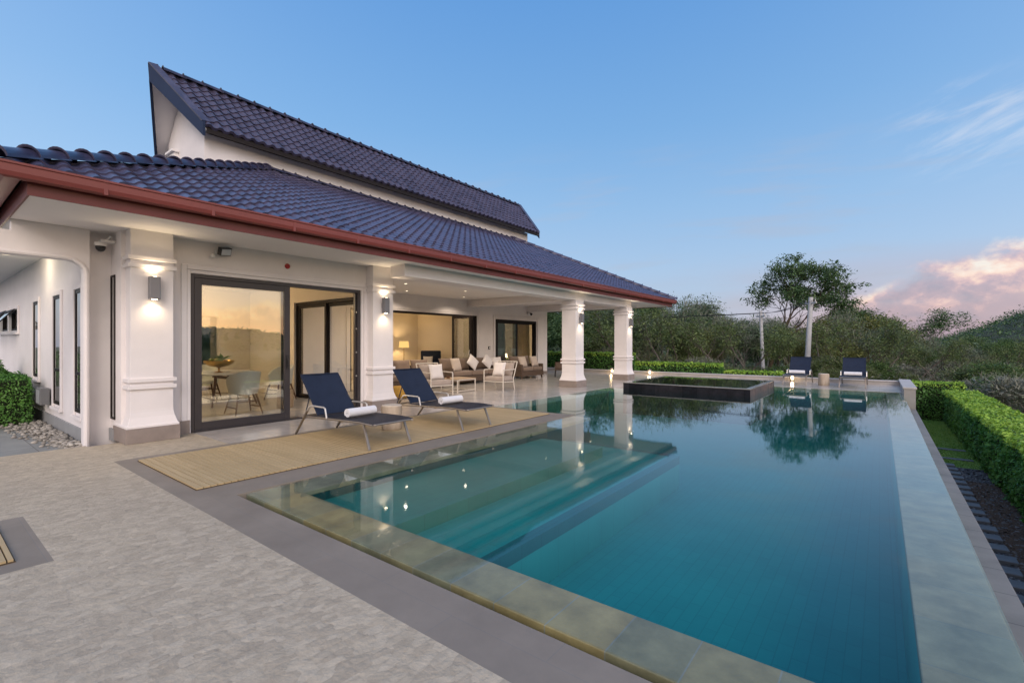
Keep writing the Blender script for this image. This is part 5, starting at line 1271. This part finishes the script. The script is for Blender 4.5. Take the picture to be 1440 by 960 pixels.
# ---- dining room
def dining_chair(label, loc, rz, first=None):
    if first: return dup(first, loc, rz, label)
    t = thing('dining_chair', label, 'chair', loc, rz, 'cream tub dining chairs')
    # tub shell wrapping round the seat; opening faces local +x
    mb = MB(); vs = []; n = 20; rows = 6; th = .045
    for sd in (0, 1):
        for r_ in range(rows + 1):
            v = r_ / rows
            for k in range(n + 1):
                a = R(62) + R(236) * k / n; e = abs(k / n - .5) * 2
                zt = .88 - .24 * e ** 2.2; z = .44 + (zt - .44) * v; rad = .27 + .045 * v - sd * th
                vs.append((rad * math.cos(a) * 1.02, rad * math.sin(a), z))
    m = (rows + 1) * (n + 1); fs = []
    for r_ in range(rows):
        for k in range(n):
            q = r_ * (n + 1) + k; fs.append((q, q + 1, q + n + 2, q + n + 1)); fs.append((m + q + n + 1, m + q + n + 2, m + q + 1, m + q))
    for k in range(n): q = rows * (n + 1) + k; fs.append((q, q + 1, m + q + 1, m + q)); fs.append((k + 1, k, m + k, m + k + 1))
    for r_ in range(rows): q = r_ * (n + 1); fs.append((q, q + n + 1, m + q + n + 1, m + q)); q += n; fs.append((q + n + 1, q, m + q, m + q + n + 1))
    mb.add(vs, fs); mb.build('backrest', M['chair_white'], t, smooth='auto')
    mb = MB(); mb.lathe([(.20, .40), (.265, .41), (.27, .46), (.24, .49), (.10, .50)], n=24); mb.build('seat', M['chair_white'], t, smooth='auto')
    for i in (-1, 1):
        for j in (-1, 1): mb = MB(); mb.tube([(i * .17, j * .17, .41), (i * .27, j * .26, 0)], [.022, .013], 8); mb.build('leg', M['wood_dark'], t, smooth='auto')
    mb = MB()
    for j in (-1, 1): mb.bar((-.235, j * .228, .14), (.235, j * .228, .14), .02, .025)
    for i in (-1, 1): mb.bar((i * .205, -.205, .26), (i * .205, .205, .26), .02, .025)
    mb.build('stretcher', M['wood_dark'], t)
    return t
dc = dining_chair('cream tub dining chair nearest the glass door, its back to the pool', (-10.32, 4.32, .004), R(180))
dining_chair('cream tub dining chair beyond the pedestal bowl, at the back of the table', (-13.75, 4.85, .004), 0, dc)
dining_chair('cream tub dining chair right of the table, beside the open doorway', (-12.1, 5.95, .004), R(-80), dc)
def dtable(t):
    mb = MB(); mb.lathe([(.98, 0), (1.0, .012), (1.0, .03), (.97, .036)], (0, 0, .715), 40, sx=1.05, sy=.78); mb.build('tabletop', M['table_white'], t, smooth='auto')
    for i in (-1, 1):
        for j in (-1, 1): mb = MB(); mb.tube([(i * .5, j * .32, .715), (i * .72, j * .48, 0)], [.035, .02], 8); mb.build('leg', M['wood_dark'], t, smooth='auto')
    mb = MB(); mb.bar((-.55, 0, .62), (.55, 0, .62), .04, .06); mb.build('stretcher', M['wood_dark'], t)
small('dining_table', 'oval white dining table with walnut legs behind the glass door', 'table', (-12.5, 4.75, .004), dtable)
def fbowl(t):
    mb = MB(); mb.lathe([(.10, 0), (.09, .012), (.022, .03), (.02, .10), (.05, .12), (.20, .15), (.30, .22), (.325, .28), (.315, .28), (.28, .225), (.18, .165), (0, .15)], n=32); mb.build('bowl', M['brass'], t, smooth='auto')
small('pedestal_bowl', 'wide brass pedestal bowl heaped with fruit on the dining table', 'bowl', (-12.35, 4.62, .755), fbowl)
g_ = random.Random(4)
ff = None
for k in range(9):
    a = g_.uniform(0, 6.28); r = g_.uniform(.02, .20); x, y = -12.35 + r * math.cos(a), 4.62 + r * math.sin(a)
    mb = MB(); rr = g_.uniform(.045, .07); mb.lathe([(0, -rr), (rr * .6, -rr * .8), (rr, 0), (rr * .6, rr * .8), (0, rr * .95)], n=12, sx=1.0, sy=1.15)
    o = mb.build('fruit', M['fruit'] if k % 3 else M['fruit_o'], smooth=True); o.location = (x, y, .755 + .185 + .26 * r + rr * .7 + (.05 if r < .1 else 0))
    tag(o, ('green' if k % 3 else 'orange') + ' fruit piled in the brass pedestal bowl', 'fruit', ('green' if k % 3 else 'orange') + ' fruit in the pedestal bowl')
def leafspray(t):
    mb = MB()
    for k in range(9):
        a = g_.uniform(0, 6.28); L = g_.uniform(.18, .32); d = Vector((math.cos(a), math.sin(a), g_.uniform(.35, .9))).normalized(); sd = d.cross(Vector((0, 0, 1))).normalized(); up = sd.cross(d)
        mb.add([(0, 0, .0), d * L * .5 + sd * .045 + up * .01, d * L, d * L * .5 - sd * .045 + up * .01], [(0, 1, 2, 3)])
    mb.build('leaf', M['leaf_fresh'], t)
small('leaf_spray', 'spray of green leaves laid on the fruit in the brass bowl', 'leaves', (-12.42, 4.72, 1.04), leafspray)
def stool2(t):
    mb = MB(); mb.lathe([(.16, 0), (.17, .06), (.17, .36), (.15, .40)], n=24); mb.build('body', M['wood_table'], t, smooth='auto')
small('wooden_drum', 'low wooden drum stool on the dining room floor behind the door handle', 'stool', (-10.55, 5.30, .004), stool2)

# ---- living room and bedroom seen through the doors
def flamp(t):
    mb = MB(); mb.lathe([(.14, 0), (.14, .02), (.02, .03)], n=20); mb.build('base', M['brass'], t, smooth='auto')
    mb = MB(); mb.tube([(0, 0, .03), (0, 0, 1.30)], .012, 8); mb.build('pole', M['brass'], t)
    mb = MB(); mb.lathe([(.22, 1.24), (.19, 1.52)], n=28, cap=False); mb.build('lamp_shade', M['shade_glow'], t, smooth=True)
    light('lamp_light', 'POINT', (0, 0, 1.36), 30, col=(1, .66, .30), parent=t, size=.08)
small('standing_lamp', 'standing lamp with glowing yellow shade in the living room corner', 'lamp', (-16.2, 13.3, .004), flamp)
def nchair(t):
    mb = MB(); mb.block(-.42, .42, -.06, .12, .30, 1.12, .05); mb.build('backrest', M['navy'], t, smooth=True)
    mb = MB(); mb.block(-.42, .42, -.78, -.062, .16, .46, .06); mb.build('seat', M['navy'], t, smooth=True)
    for s in (-1, 1): mb = MB(); mb.block(s * .42 - .06, s * .42 + .06, -.76, .10, .16, .64, .05); mb.build('armrest', M['navy'], t, smooth=True)
    for i in (-1, 1):
        for j in (-.68, .04): mb = MB(); mb.tube([(i * .36, j, .16), (i * .37, j, 0)], [.025, .016], 8); mb.build('leg', M['wood_dark'], t)
small('high_back_chair', 'navy high-backed armchair in the living room beside the folded door leaves', 'armchair', (-15.0, 13.75, .004), nchair, rotz=R(42))
pillow('small white cushion on the navy living room chair', (-14.85, 13.45, .70), R(42), R(-16), M['white_cushion'], .40)['group'] = 'cushions in the living room'
def curtain(t, mat, L, H):
    mb = MB(); n = 90; vs = []
    for z in (0, H * .5, H):
        for k in range(n + 1):
            y = -L / 2 + L * k / n; x = .05 * math.sin(k * .75) + .02 * math.sin(k * .31 + z); vs.append((x * (1 - .25 * z / H), y, z))
    for z in (0, H * .5, H):
        for k in range(n + 1):
            y = -L / 2 + L * k / n; x = .05 * math.sin(k * .75) + .02 * math.sin(k * .31 + z); vs.append((x * (1 - .25 * z / H) - .006, y, z))
    m = 3 * (n + 1); fs = []
    for r_ in range(2):
        for k in range(n): q = r_ * (n + 1) + k; fs.append((q, q + 1, q + n + 2, q + n + 1)); fs.append((m + q + n + 1, m + q + n + 2, m + q + 1, m + q))
    mb.add(vs, fs); mb.build('fabric', mat, t, smooth=True)
    mb = MB(); mb.tube([(0, -L / 2 - .05, H + .02), (0, L / 2 + .05, H + .02)], .014, 8); mb.build('rail', M['brass'], t)
small('curtain', 'ochre curtain hanging in folds behind the right half of the bedroom window', 'curtain', (-13.0, 17.45, .05), lambda t: curtain(t, M['curtain'], 1.3, 2.4))
small('curtain', 'pale sheer curtain behind the left half of the bedroom window', 'curtain', (-13.02, 15.75, .05), lambda t: curtain(t, M['curtain_white'], 1.1, 2.4))
def blamp(t):
    mb = MB(); mb.lathe([(.07, 0), (.05, .02), (.015, .05), (.015, .24)], n=16); mb.build('base', M['brass'], t, smooth='auto')
    mb = MB(); mb.lathe([(.12, .22), (.09, .40)], n=20, cap=False); mb.build('lamp_shade', M['lantern_glow'], t, smooth=True)
    mb = MB(); mb.box(-.22, .22, -.22, .22, -.55, -.002); mb.build('stand', M['wood_dark'], t, bevel=.01)
small('bedside_lamp', 'small glowing bedside lamp visible through the curtained window', 'lamp', (-13.7, 17.15, .56), blamp)
def picture(t):
    mb = MB(); mb.box(-.02, 0, -.42, .42, -.26, .26); mb.build('frame', M['frame_dark'], t, bevel=.006)
    mb = MB(); mb.box(.001, .006, -.38, .38, -.22, .22); mb.build('print', M['picture'], t)
small('framed_picture', 'grey framed picture on the living room wall, glimpsed through two glass doors', 'picture', (-16.67, 9.6, 1.65), picture)
# ---------------------------------------------------------------- trees
def grow_tree(seed, H, levels, trunk_h, spread, r0, nchild=(3, 4), up=.25, wig=.16, lean=0.0, first=.55):
    """tapered trunk with limbs; returns tube list and twig tips (point, direction)"""
    q = random.Random(seed); tubes = []; tips = []
    def branch(p, d, L, r, lev):
        pts = [p]; k = 4 if lev < 2 else 3
        for i in range(k):
            d = (d + Vector((q.gauss(0, wig), q.gauss(0, wig), q.gauss(0, wig * .7) + up * .12))).normalized(); p = p + d * (L / k); pts.append(p)
        rs = [r * (1 - .5 * i / k) for i in range(k + 1)]
        tubes.append((pts, rs, 7 if lev == 0 else (5 if lev == 1 else 3)))
        if lev >= levels: tips.append((p, d)); return
        if lev >= levels - 1: tips.append((pts[-2], d))
        n = q.randint(*nchild); a0 = q.uniform(0, 6.28)
        for i in range(n):
            a = a0 + 2 * math.pi * i / n + q.uniform(-.5, .5)
            t = Vector((0, 0, 1)) if abs(d.z) < .9 else Vector((1, 0, 0)); s = d.cross(t).normalized(); u = s.cross(d)
            tilt = q.uniform(.55, 1.0) * spread
            nd_ = (d * math.cos(tilt) + (s * math.cos(a) + u * math.sin(a)) * math.sin(tilt) + Vector((0, 0, up * .5))).normalized()
            src = p if i < 2 or lev > 1 else pts[q.randint(max(1, k - 2), k)]
            branch(src, nd_, L * q.uniform(.58, .82) if lev else first * H * q.uniform(.7, 1.05), r * .5 * q.uniform(.85, 1.1), lev + 1)
        if lev == 0 and q.random() < .7: branch(p, (d + Vector((q.gauss(0, .1), q.gauss(0, .1), .3))).normalized(), first * H * .9, r * .5, 1)
    branch(Vector((0, 0, -.3)), Vector((lean, 0, 1)).normalized(), trunk_h + .3, r0, 0)
    return tubes, tips
def tree_proto(name, seed, H, levels, trunk_h, spread, r0, bark, leaf, per_tip, clump, leaf_size, gapf=0.0, twig=None, twig_n=0, flat=.6, nchild=(3, 4), up=.25, wig=.16, lean=0.0, first=.55, aspect=.55, skip=None):
    tubes, tips = grow_tree(seed, H, levels, trunk_h, spread, r0, nchild, up, wig, lean, first)
    zmax = max(p.z for p, d in tips) ; sc = H / zmax
    root = thing(name, '', 'tree', (0, 0, 0))
    mb = MB()
    for pts, rs, n in tubes: mb.tube([Vector((p.x * sc, p.y * sc, p.z * sc)) for p in pts], rs, n, cap=False)
    g = np.random.default_rng(seed)
    tp = np.array([[p.x * sc, p.y * sc, p.z * sc] for p, d in tips]); td = np.array([[d.x, d.y, d.z] for p, d in tips])
    mb.build('trunk', bark, root, smooth=True)
    keep = g.random(len(tp)) > gapf; kp = tp[keep]
    if per_tip and len(kp):
        P = np.repeat(kp, per_tip, axis=0) + g.normal(size=(len(kp) * per_tip, 3)) * clump * np.array([1, 1, .65])
        scatter_quads('crown', P, leaf_size, leaf, root, seed=seed, flat=flat, aspect=aspect)
    if twig_n:
        B = np.repeat(tp, twig_n, axis=0); D = np.repeat(td, twig_n, axis=0) + g.normal(size=(len(tp) * twig_n, 3)) * .55; D /= np.linalg.norm(D, axis=1, keepdims=True)
        L = g.uniform(.25, .8, (len(B), 1)) * clump * 1.8; B = B + g.normal(size=B.shape) * clump * .35
        side = np.cross(D, g.normal(size=D.shape)); side /= np.linalg.norm(side, axis=1, keepdims=True); w = .017 * g.uniform(.6, 1.4, (len(B), 1))
        V = np.stack([B - side * w, B + side * w, B + D * L + side * w * .3, B + D * L - side * w * .3], axis=1).reshape(-1, 3)
        np_mesh('leaf_or_twig_quads', V, np.arange(len(V)).reshape(-1, 4), twig, root)  # dry twig strips fanned out from the branch tips, no leaves
    return root
P_ = {}
P_['big'] = tree_proto('spreading_tree', 31, 10, 5, 4.4, .74, .26, M['bark_brown'], M['leaf_dark'], 30, .30, .15, gapf=.48, nchild=(3, 4), up=.22, first=.33, wig=.2)
P_['dense'] = tree_proto('broadleaf_tree', 5, 7, 4, 1.7, .70, .17, M['bark'], M['leaf_dark'], 60, .50, .15, nchild=(3, 4), first=.36)
P_['olive'] = tree_proto('broadleaf_tree', 8, 7, 4, 2.0, .66, .16, M['bark_pale'], M['leaf_olive'], 50, .50, .14, gapf=.1, nchild=(3, 4), first=.36, twig=M['twig_grey'], twig_n=2)
P_['grey'] = tree_proto('thin_crowned_tree', 12, 7, 4, 2.2, .60, .13, M['bark_pale'], M['leaf_grey'], 36, .50, .13, gapf=.25, nchild=(3, 4), first=.36, twig=M['twig_grey'], twig_n=4, up=.35)
P_['bare'] = tree_proto('bare_tree', 17, 7, 5, 1.6, .55, .12, M['bark_pale'], M['leaf_grey'], 7, .35, .12, gapf=.3, nchild=(3, 3), first=.36, twig=M['twig_grey'], twig_n=4, up=.5)
P_['gold'] = tree_proto('yellowing_tree', 23, 6, 4, 1.8, .62, .13, M['bark_brown'], M['leaf_gold'], 36, .46, .13, gapf=.2, nchild=(3, 4), first=.36, twig=M['twig_brown'], twig_n=2)
P_['fresh'] = tree_proto('bright_green_tree', 41, 5.5, 4, .9, .80, .13, M['bark'], M['leaf_fresh'], 60, .46, .12, nchild=(3, 4), first=.38)
P_['brown'] = tree_proto('dry_tree', 29, 6, 5, 1.2, .62, .12, M['bark_brown'], M['leaf_olive'], 7, .36, .11, gapf=.3, nchild=(3, 3), first=.36, twig=M['twig_brown'], twig_n=4, up=.42)
P_['wispy'] = tree_proto('slender_tree', 52, 8, 4, 4.2, .52, .11, M['bark'], M['leaf_dark'], 30, .42, .15, gapf=.25, nchild=(3, 3), up=.3, first=.25)
P_['slim'] = tree_proto('slim_tree', 71, 6, 3, 3.9, .50, .075, M['bark'], M['leaf_olive'], 22, .36, .11, gapf=.3, nchild=(3, 3), first=.22, up=.4)
P_['shrub'] = tree_proto('wild_shrub', 61, 2.4, 3, .3, .85, .05, M['bark_brown'], M['leaf_olive'], 60, .30, .07, nchild=(4, 5), first=.45, twig=M['twig_brown'], twig_n=6)
P_['dryshrub'] = tree_proto('dry_shrub', 63, 2.2, 4, .25, .75, .05, M['bark_pale'], M['leaf_grey'], 4, .26, .06, nchild=(3, 4), first=.42, twig=M['twig_grey'], twig_n=10)
P_['greenshrub'] = tree_proto('wild_shrub', 66, 2.2, 3, .3, .85, .05, M['bark'], M['leaf_fresh'], 64, .28, .065, nchild=(4, 5), first=.45)
BASEH = dict(big=10, dense=7, olive=7, grey=7, bare=7, gold=6, fresh=5.5, brown=6, wispy=8, slim=6, shrub=2.4, dryshrub=2.2, greenshrub=2.2)
used = set()
KIND = dict(big='spreading tree', dense='dense dark green tree', olive='loose olive green tree', grey='thin grey-green tree with pale trunk', bare='leafless grey tree', gold='yellowing tree', fresh='rounded bright green tree', brown='dry brown twiggy tree', wispy='slender tall tree', slim='slim thin-trunked tree', shrub='olive wild shrub', dryshrub='dry grey shrub', greenshrub='green wild shrub')
def zone(u):
    for a, s in ((800, 'left of the nearer column'), (872, 'between the terrace columns'), (960, 'under the eave corner'), (1060, 'left of the thinner pole'), (1150, 'around the taller pole'), (1225, 'behind the right-hand far lounger'), (1290, 'behind the boundary wall corner'), (1350, 'behind the lawn end hedge'), (1442, 'below the far hill')):
        if u < a: return s
    return 'beyond the long bright hedge'
def plant(kind, u, depth, topv=None, h=None, label=None, wide=1.0):
    x, y = ground_at(u, depth); z = hgt(x, y)
    if h is None: h = CAM_H + (482 - topv - (0 if label else (16 if u > 1232 else 8))) / 667 * depth - z
    s = h / BASEH[kind]; p = P_[kind]
    row = 'nearer' if depth < 42 else 'farther'
    lab = label or f"{row} {KIND[kind]} {zone(u)}"
    grp = None if label else f"{row} {KIND[kind]}s {zone(u)}"
    if kind in used: o = dup(p, (x, y, z), rng.uniform(0, 6.28), lab, (s * wide, s * wide, s))
    else:
        used.add(kind); o = p; o.location = (x, y, z); o.scale = (s * wide, s * wide, s); o.rotation_euler = (0, 0, rng.uniform(0, 6.28)); o['label'] = lab
    if 'shrub' in kind: o['category'] = 'shrub'
    if grp: o['group'] = grp
    return o
bt = plant('big', 1142, 47, 364, wide=.80, label='largest tree, with a wide airy crown rising above the woodland behind the concrete poles')
bt.rotation_euler = (0, 0, 0)
cc = np.array([v.co[:] for v in [c for c in bt.children if c.name.startswith('crown')][0].data.vertices])
for _ in range(4):       # fit the crown's width and place
    w_ = cc * np.array(bt.scale) + np.array(bt.location); dep = w_ @ np.array(FW); uu = 720 + 667 * (w_ @ np.array(RT)) / dep
    lo_, hi_ = np.percentile(uu, 1.5), np.percentile(uu, 98.5); k_ = 150 / (hi_ - lo_)
    bt.scale = (bt.scale[0] * k_, bt.scale[1] * k_, bt.scale[2]); m_ = (1138 - (lo_ + hi_) / 2) * 47 / 667; bt.location.x += RT.x * m_; bt.location.y += RT.y * m_
plant('wispy', 1311, 46, 436, label='slender lone tree with a sparse crown standing against the pink cloud')
# left of / between the columns
for a in [('dense', 752, 36, 418), ('dense', 782, 34, 432), ('grey', 770, 44, 425), ('dense', 812, 40, 428), ('olive', 838, 33, 452), ('dense', 850, 44, 418), ('grey', 868, 36, 428), ('bare', 832, 38, 430), ('brown', 856, 31, 462),
          ('grey', 900, 35, 420), ('dense', 914, 42, 418), ('bare', 928, 38, 412), ('grey', 946, 46, 416), ('wispy', 958, 41, 418), ('olive', 935, 32, 450), ('brown', 905, 30, 466), ('dense', 890, 50, 420),
          ('bare', 974, 37, 432), ('olive', 985, 43, 446), ('dense', 1008, 45, 440), ('dense', 1028, 52, 446), ('gold', 1000, 34, 458), ('grey', 1040, 38, 448), ('bare', 1052, 36, 440), ('bare', 1066, 40, 436), ('brown', 978, 31, 468), ('brown', 1022, 33, 464), ('grey', 1018, 36, 455), ('olive', 965, 50, 436), ('bare', 1036, 44, 436),
          ('grey', 1078, 44, 444), ('dense', 1092, 52, 448), ('bare', 1100, 38, 442), ('gold', 1108, 40, 456), ('grey', 1120, 36, 450), ('brown', 1136, 37, 452), ('gold', 1150, 45, 440), ('brown', 1158, 34, 446), ('olive', 1085, 34, 462), ('bare', 1128, 50, 440), ('gold', 1122, 32, 472),
          ('olive', 1172, 46, 434), ('dense', 1188, 50, 428), ('bare', 1194, 40, 432), ('gold', 1196, 42, 446), ('olive', 1206, 48, 430), ('gold', 1212, 39, 440), ('bare', 1226, 50, 430), ('bare', 1180, 36, 452), ('grey', 1218, 36, 452), ('wispy', 1229, 44, 428), ('gold', 1190, 33, 470), ('brown', 1166, 40, 450),
          ('olive', 1238, 48, 434), ('brown', 1256, 48, 442), ('bare', 1246, 38, 452), ('grey', 1268, 42, 446), ('bare', 1280, 46, 448), ('grey', 1262, 34, 464), ('dense', 1278, 52, 456), ('brown', 1242, 32, 476), ('bare', 1284, 38, 460),
          ('fresh', 1296, 40, 474), ('dense', 1322, 50, 470), ('bare', 1340, 62, 462), ('wispy', 1356, 60, 455), ('grey', 1345, 44, 470), ('brown', 1330, 42, 478), ('dense', 1310, 56, 466),
          ('brown', 1384, 27, 484), ('bare', 1366, 38, 470), ('olive', 1376, 70, 458), ('olive', 1366, 58, 464), ('fresh', 1420, 40, 467), ('brown', 1440, 46, 464), ('brown', 1410, 44, 478), ('dense', 1404, 80, 462), ('grey', 1400, 54, 468), ('fresh', 1450, 34, 480), ('bare', 1432, 36, 480), ('dense', 1470, 50, 455), ('olive', 1500, 48, 450), ('dense', 1530, 45, 440)]:
    plant(*a)
for u in (884, 899, 917, 931, 944, 956, 969, 981, 993, 1003, 1016, 1029, 1046, 1059, 1087, 1097, 1109, 1164, 1177, 1187, 1203, 1214, 1233, 1248, 1259, 1271, 1287, 1303, 1326, 1349, 1361, 1377, 1396, 1414, 1430):
    plant('slim', u + rng.uniform(-4, 4), rng.uniform(27, 33), (426 if u < 960 else (446 if u < 1240 else 466)) + rng.uniform(-8, 14), wide=rng.uniform(.8, 1.2))
# shrubs behind the hedges and along the foot of the woodland
for i in range(64):
    u = rng.uniform(1130, 1490) if i % 3 else rng.uniform(770, 1130)
    d = rng.uniform(26, 36) if u < 1240 else rng.uniform(24, 44)
    plant(rng.choice(['dryshrub', 'shrub', 'shrub', 'dryshrub', 'greenshrub', 'greenshrub'] if u > 1240 else ['dryshrub', 'shrub', 'shrub', 'greenshrub']), u, d, h=rng.uniform(.9, 1.9), wide=rng.uniform(1.0, 1.5))
for k in list(P_):
    if k not in used:
        for c in P_[k].children_recursive: bpy.data.objects.remove(c)
        bpy.data.objects.remove(P_[k])
for u, d, kd in ((1392, 17.5, 'dryshrub'), (1405, 20, 'greenshrub'), (1418, 17, 'dryshrub'), (1428, 22, 'shrub'), (1440, 18.5, 'greenshrub'), (1452, 16, 'dryshrub'), (1468, 19, 'shrub'), (1395, 23, 'dryshrub'), (1412, 25, 'shrub'), (1436, 26, 'dryshrub'), (1380, 21, 'dryshrub'), (1484, 17, 'dryshrub'), (1370, 25, 'shrub')):
    plant(kd, u, d, h=rng.uniform(.8, 1.5), wide=1.4)
for i in range(26):
    az = R(rng.uniform(-62, 62)); d = rng.uniform(60, 110); x, y = -2 + d * math.cos(az), 4 + d * math.sin(az)
    o = dup(P_[rng.choice(['dense', 'olive', 'grey', 'fresh'])], (x, y, hgt(x, y)), rng.uniform(0, 6.28), 'woodland tree down the slope outside the right edge of the view'); s_ = rng.uniform(.5, .8); o.scale = (s_, s_, s_); o['group'] = 'woodland trees on the slope outside the view'
for i in range(18):
    x, y = rng.uniform(-62, -34), rng.uniform(-30, 45)
    o = dup(P_[rng.choice(['dense', 'olive', 'grey'])], (x, y, hgt(x, y)), rng.uniform(0, 6.28), 'woodland tree past the left end of the villa, outside the view'); s_ = rng.uniform(.6, 1.0); o.scale = (s_, s_, s_); o['group'] = 'woodland trees past the left end of the villa'
for i in range(40):
    x, y = rng.uniform(6, 26), rng.uniform(-4, 24)
    if 720 + 667 * (x * RT.x + y * RT.y) / max(.1, x * FW.x + y * FW.y) < 1500 and x * FW.x + y * FW.y > 0: continue
    o = dup(P_[rng.choice(['dryshrub', 'shrub', 'greenshrub'])], (x, y, hgt(x, y)), rng.uniform(0, 6.28), 'wild shrub on the open slope below the long bright hedge, outside the view'); s_ = rng.uniform(.5, .9); o.scale = (s_, s_, s_); o['group'] = 'wild shrubs on the open slope outside the view'; o['category'] = 'shrub'
# woodland too far off to tell trunks apart, and dry scrub between the shrubs
def far_wood():
    g = np.random.default_rng(77); C = []
    for k in range(260):
        u = g.uniform(640, 1640); d = g.uniform(58, 110); x, y = ground_at(u, d); z = hgt(x, y)
        lim = 1.45 + (482 - (458 if u < 1230 else 476)) / 667 * d - z
        h = lim * g.uniform(.55, .95)
        n = 150; v = g.normal(size=(n, 3)); v /= np.linalg.norm(v, axis=1, keepdims=True); v *= g.uniform(.5, 1.05, (n, 1))
        C.append(v * np.array([h * .38, h * .38, h * .5]) + np.array([x, y, z + h * .5]))
    o = scatter_quads('distant_woodland', np.concatenate(C), .30, M['leaf_grey'], seed=6, flat=.5, aspect=.8); stuff(o)
far_wood()
def hill_wood():
    g = np.random.default_rng(78); ho = bpy.data.objects['hill']; vs = np.array([v.co[:] for v in ho.data.vertices]); vs = vs[vs[:, 2] > -2]
    P = np.repeat(vs, 40, axis=0) + g.normal(size=(len(vs) * 40, 3)) * np.array([3.4, 3.4, 1.0]) + np.array([0, 0, 1.2])
    stuff(scatter_quads('hill_woodland', P, .62, M['leaf_dark'], seed=16, flat=.8, aspect=.9))
hill_wood()
def hill_wood_far():
    g = np.random.default_rng(80); vs = np.array([v.co[:] for v in bpy.data.objects['hill.001'].data.vertices]).reshape(91, 5, 3); n = 16000
    i = g.integers(0, 90, n); j = g.integers(0, 4, n); a = g.random((n, 1)); b = g.random((n, 1))
    P = (vs[i, j] * (1 - a) + vs[i + 1, j] * a) * (1 - b) + (vs[i, j + 1] * (1 - a) + vs[i + 1, j + 1] * a) * b
    stuff(scatter_quads('hill_woodland', P + np.array([0, 0, 1.5]), 2.6, M['leaf_dark'], seed=17, flat=.6, aspect=.9))
hill_wood_far()
def scrub():
    g = np.random.default_rng(79); C = []
    for k in range(520):
        u = g.uniform(1235, 1560) if k % 2 else g.uniform(740, 1260); d = g.uniform(25, 48); x, y = ground_at(u, d); z = hgt(x, y); h = g.uniform(.5, 1.25); n = 70
        v = g.normal(size=(n, 3)) * np.array([.55, .55, .33]) * h; C.append(v + np.array([x, y, z + h * .45]))
    stuff(scatter_quads('dry_scrub', np.concatenate(C), .075, M['twig_grey'], seed=26, flat=.2, aspect=.35))
    n = 26000; x0 = []
    for k in range(n):
        u = g.uniform(1240, 1600); d = g.uniform(23, 60); x, y = ground_at(u, d); x0.append((x, y, hgt(x, y) + .08))
    stuff(scatter_quads('rough_grass', np.array(x0), .10, M['leaf_olive'], seed=27, flat=0, aspect=.4))
scrub()
# ---------------------------------------------------------------- poles and wires
def pole(label, u, depth, topv, r, lean):
    x, y = ground_at(u, depth); z = hgt(x, y) - .3; zt = CAM_H + (482 - topv) / 667 * depth
    t = thing('power_pole', label, 'pole', (x, y, z)); H = zt - z
    top = Vector((RT.x * lean, RT.y * lean, H))
    mb = MB(); mb.tube([(0, 0, 0), top * .5, top], [r * 1.15, r, r * .85], 10); mb.build('shaft', M['concrete'], t, smooth='auto')
    mb = MB(); a = top * ((H - .35) / H); mb.bar(a - FW * .55, a + FW * .55, .07, .09)
    for k in (-.45, 0, .45): c = a + FW * k; mb.tube([c + Vector((0, 0, .05)), c + Vector((0, 0, .2))], [.035, .02], 8)
    mb.build('cross_arm', M['post'], t)
    return Vector((x, y, z)) + a + Vector((0, 0, .2))
t1 = pole('thinner grey concrete power pole left of the largest tree', 1074, 31, 437, .11, -.2)
t2 = pole('taller leaning concrete power pole in front of the largest tree', 1133, 29, 418, .15, .32)
def wire(a, b, sag, label):
    mb = MB(); pts = [a.lerp(b, i / 24) - Vector((0, 0, sag * 4 * (i / 24) * (1 - i / 24))) for i in range(25)]
    mb.tube(pts, .013, 4); tag(mb.build('overhead_cable', M['cable']), label, 'cable', 'overhead power cables')
xl, yl = ground_at(700, 52)
for k in (-.45, 0, .45):
    e = Vector((xl, yl, 4.6)) + FW * k
    wire(t1 + FW * k, e, .35, 'black overhead cable running left from the thinner power pole')
    wire(t1 + FW * k, t2 + FW * k, .2, 'black overhead cable strung between the two power poles')

# ---------------------------------------------------------------- render settings
S.view_settings.view_transform = 'Standard'; S.view_settings.look = 'None'; S.view_settings.gamma = 1; S.view_settings.exposure = 0.0; S.view_settings.use_curve_mapping = False
cy = S.cycles
cy.use_denoising = True
try: cy.denoiser = 'OPENIMAGEDENOISE'; cy.denoising_input_passes = 'RGB_ALBEDO_NORMAL'
except Exception: pass
cy.max_bounces = 10; cy.diffuse_bounces = 4; cy.glossy_bounces = 5; cy.transparent_max_bounces = 24; cy.transmission_bounces = 6; cy.volume_bounces = 0
cy.sample_clamp_indirect = 6; cy.caustics_reflective = False; cy.caustics_refractive = False
cy.use_adaptive_sampling = True; cy.adaptive_threshold = .015
# ---------------------------------------------------------------- evening haze
HAZE = 0.0
if HAZE > 0:
    mb = MB(); mb.box(-960, 960, -960, 960, -16, 64)
    m, nt, out = new_mat('evening_haze')
    pv = nd(nt, "ShaderNodeVolumePrincipled"); pv.inputs['Color'].default_value = (.80, .86, .97, 1); pv.inputs['Density'].default_value = HAZE; pv.inputs['Anisotropy'].default_value = .2
    lk(nt, pv.outputs[0], out.inputs['Volume']); stuff(mb.build('haze', m))
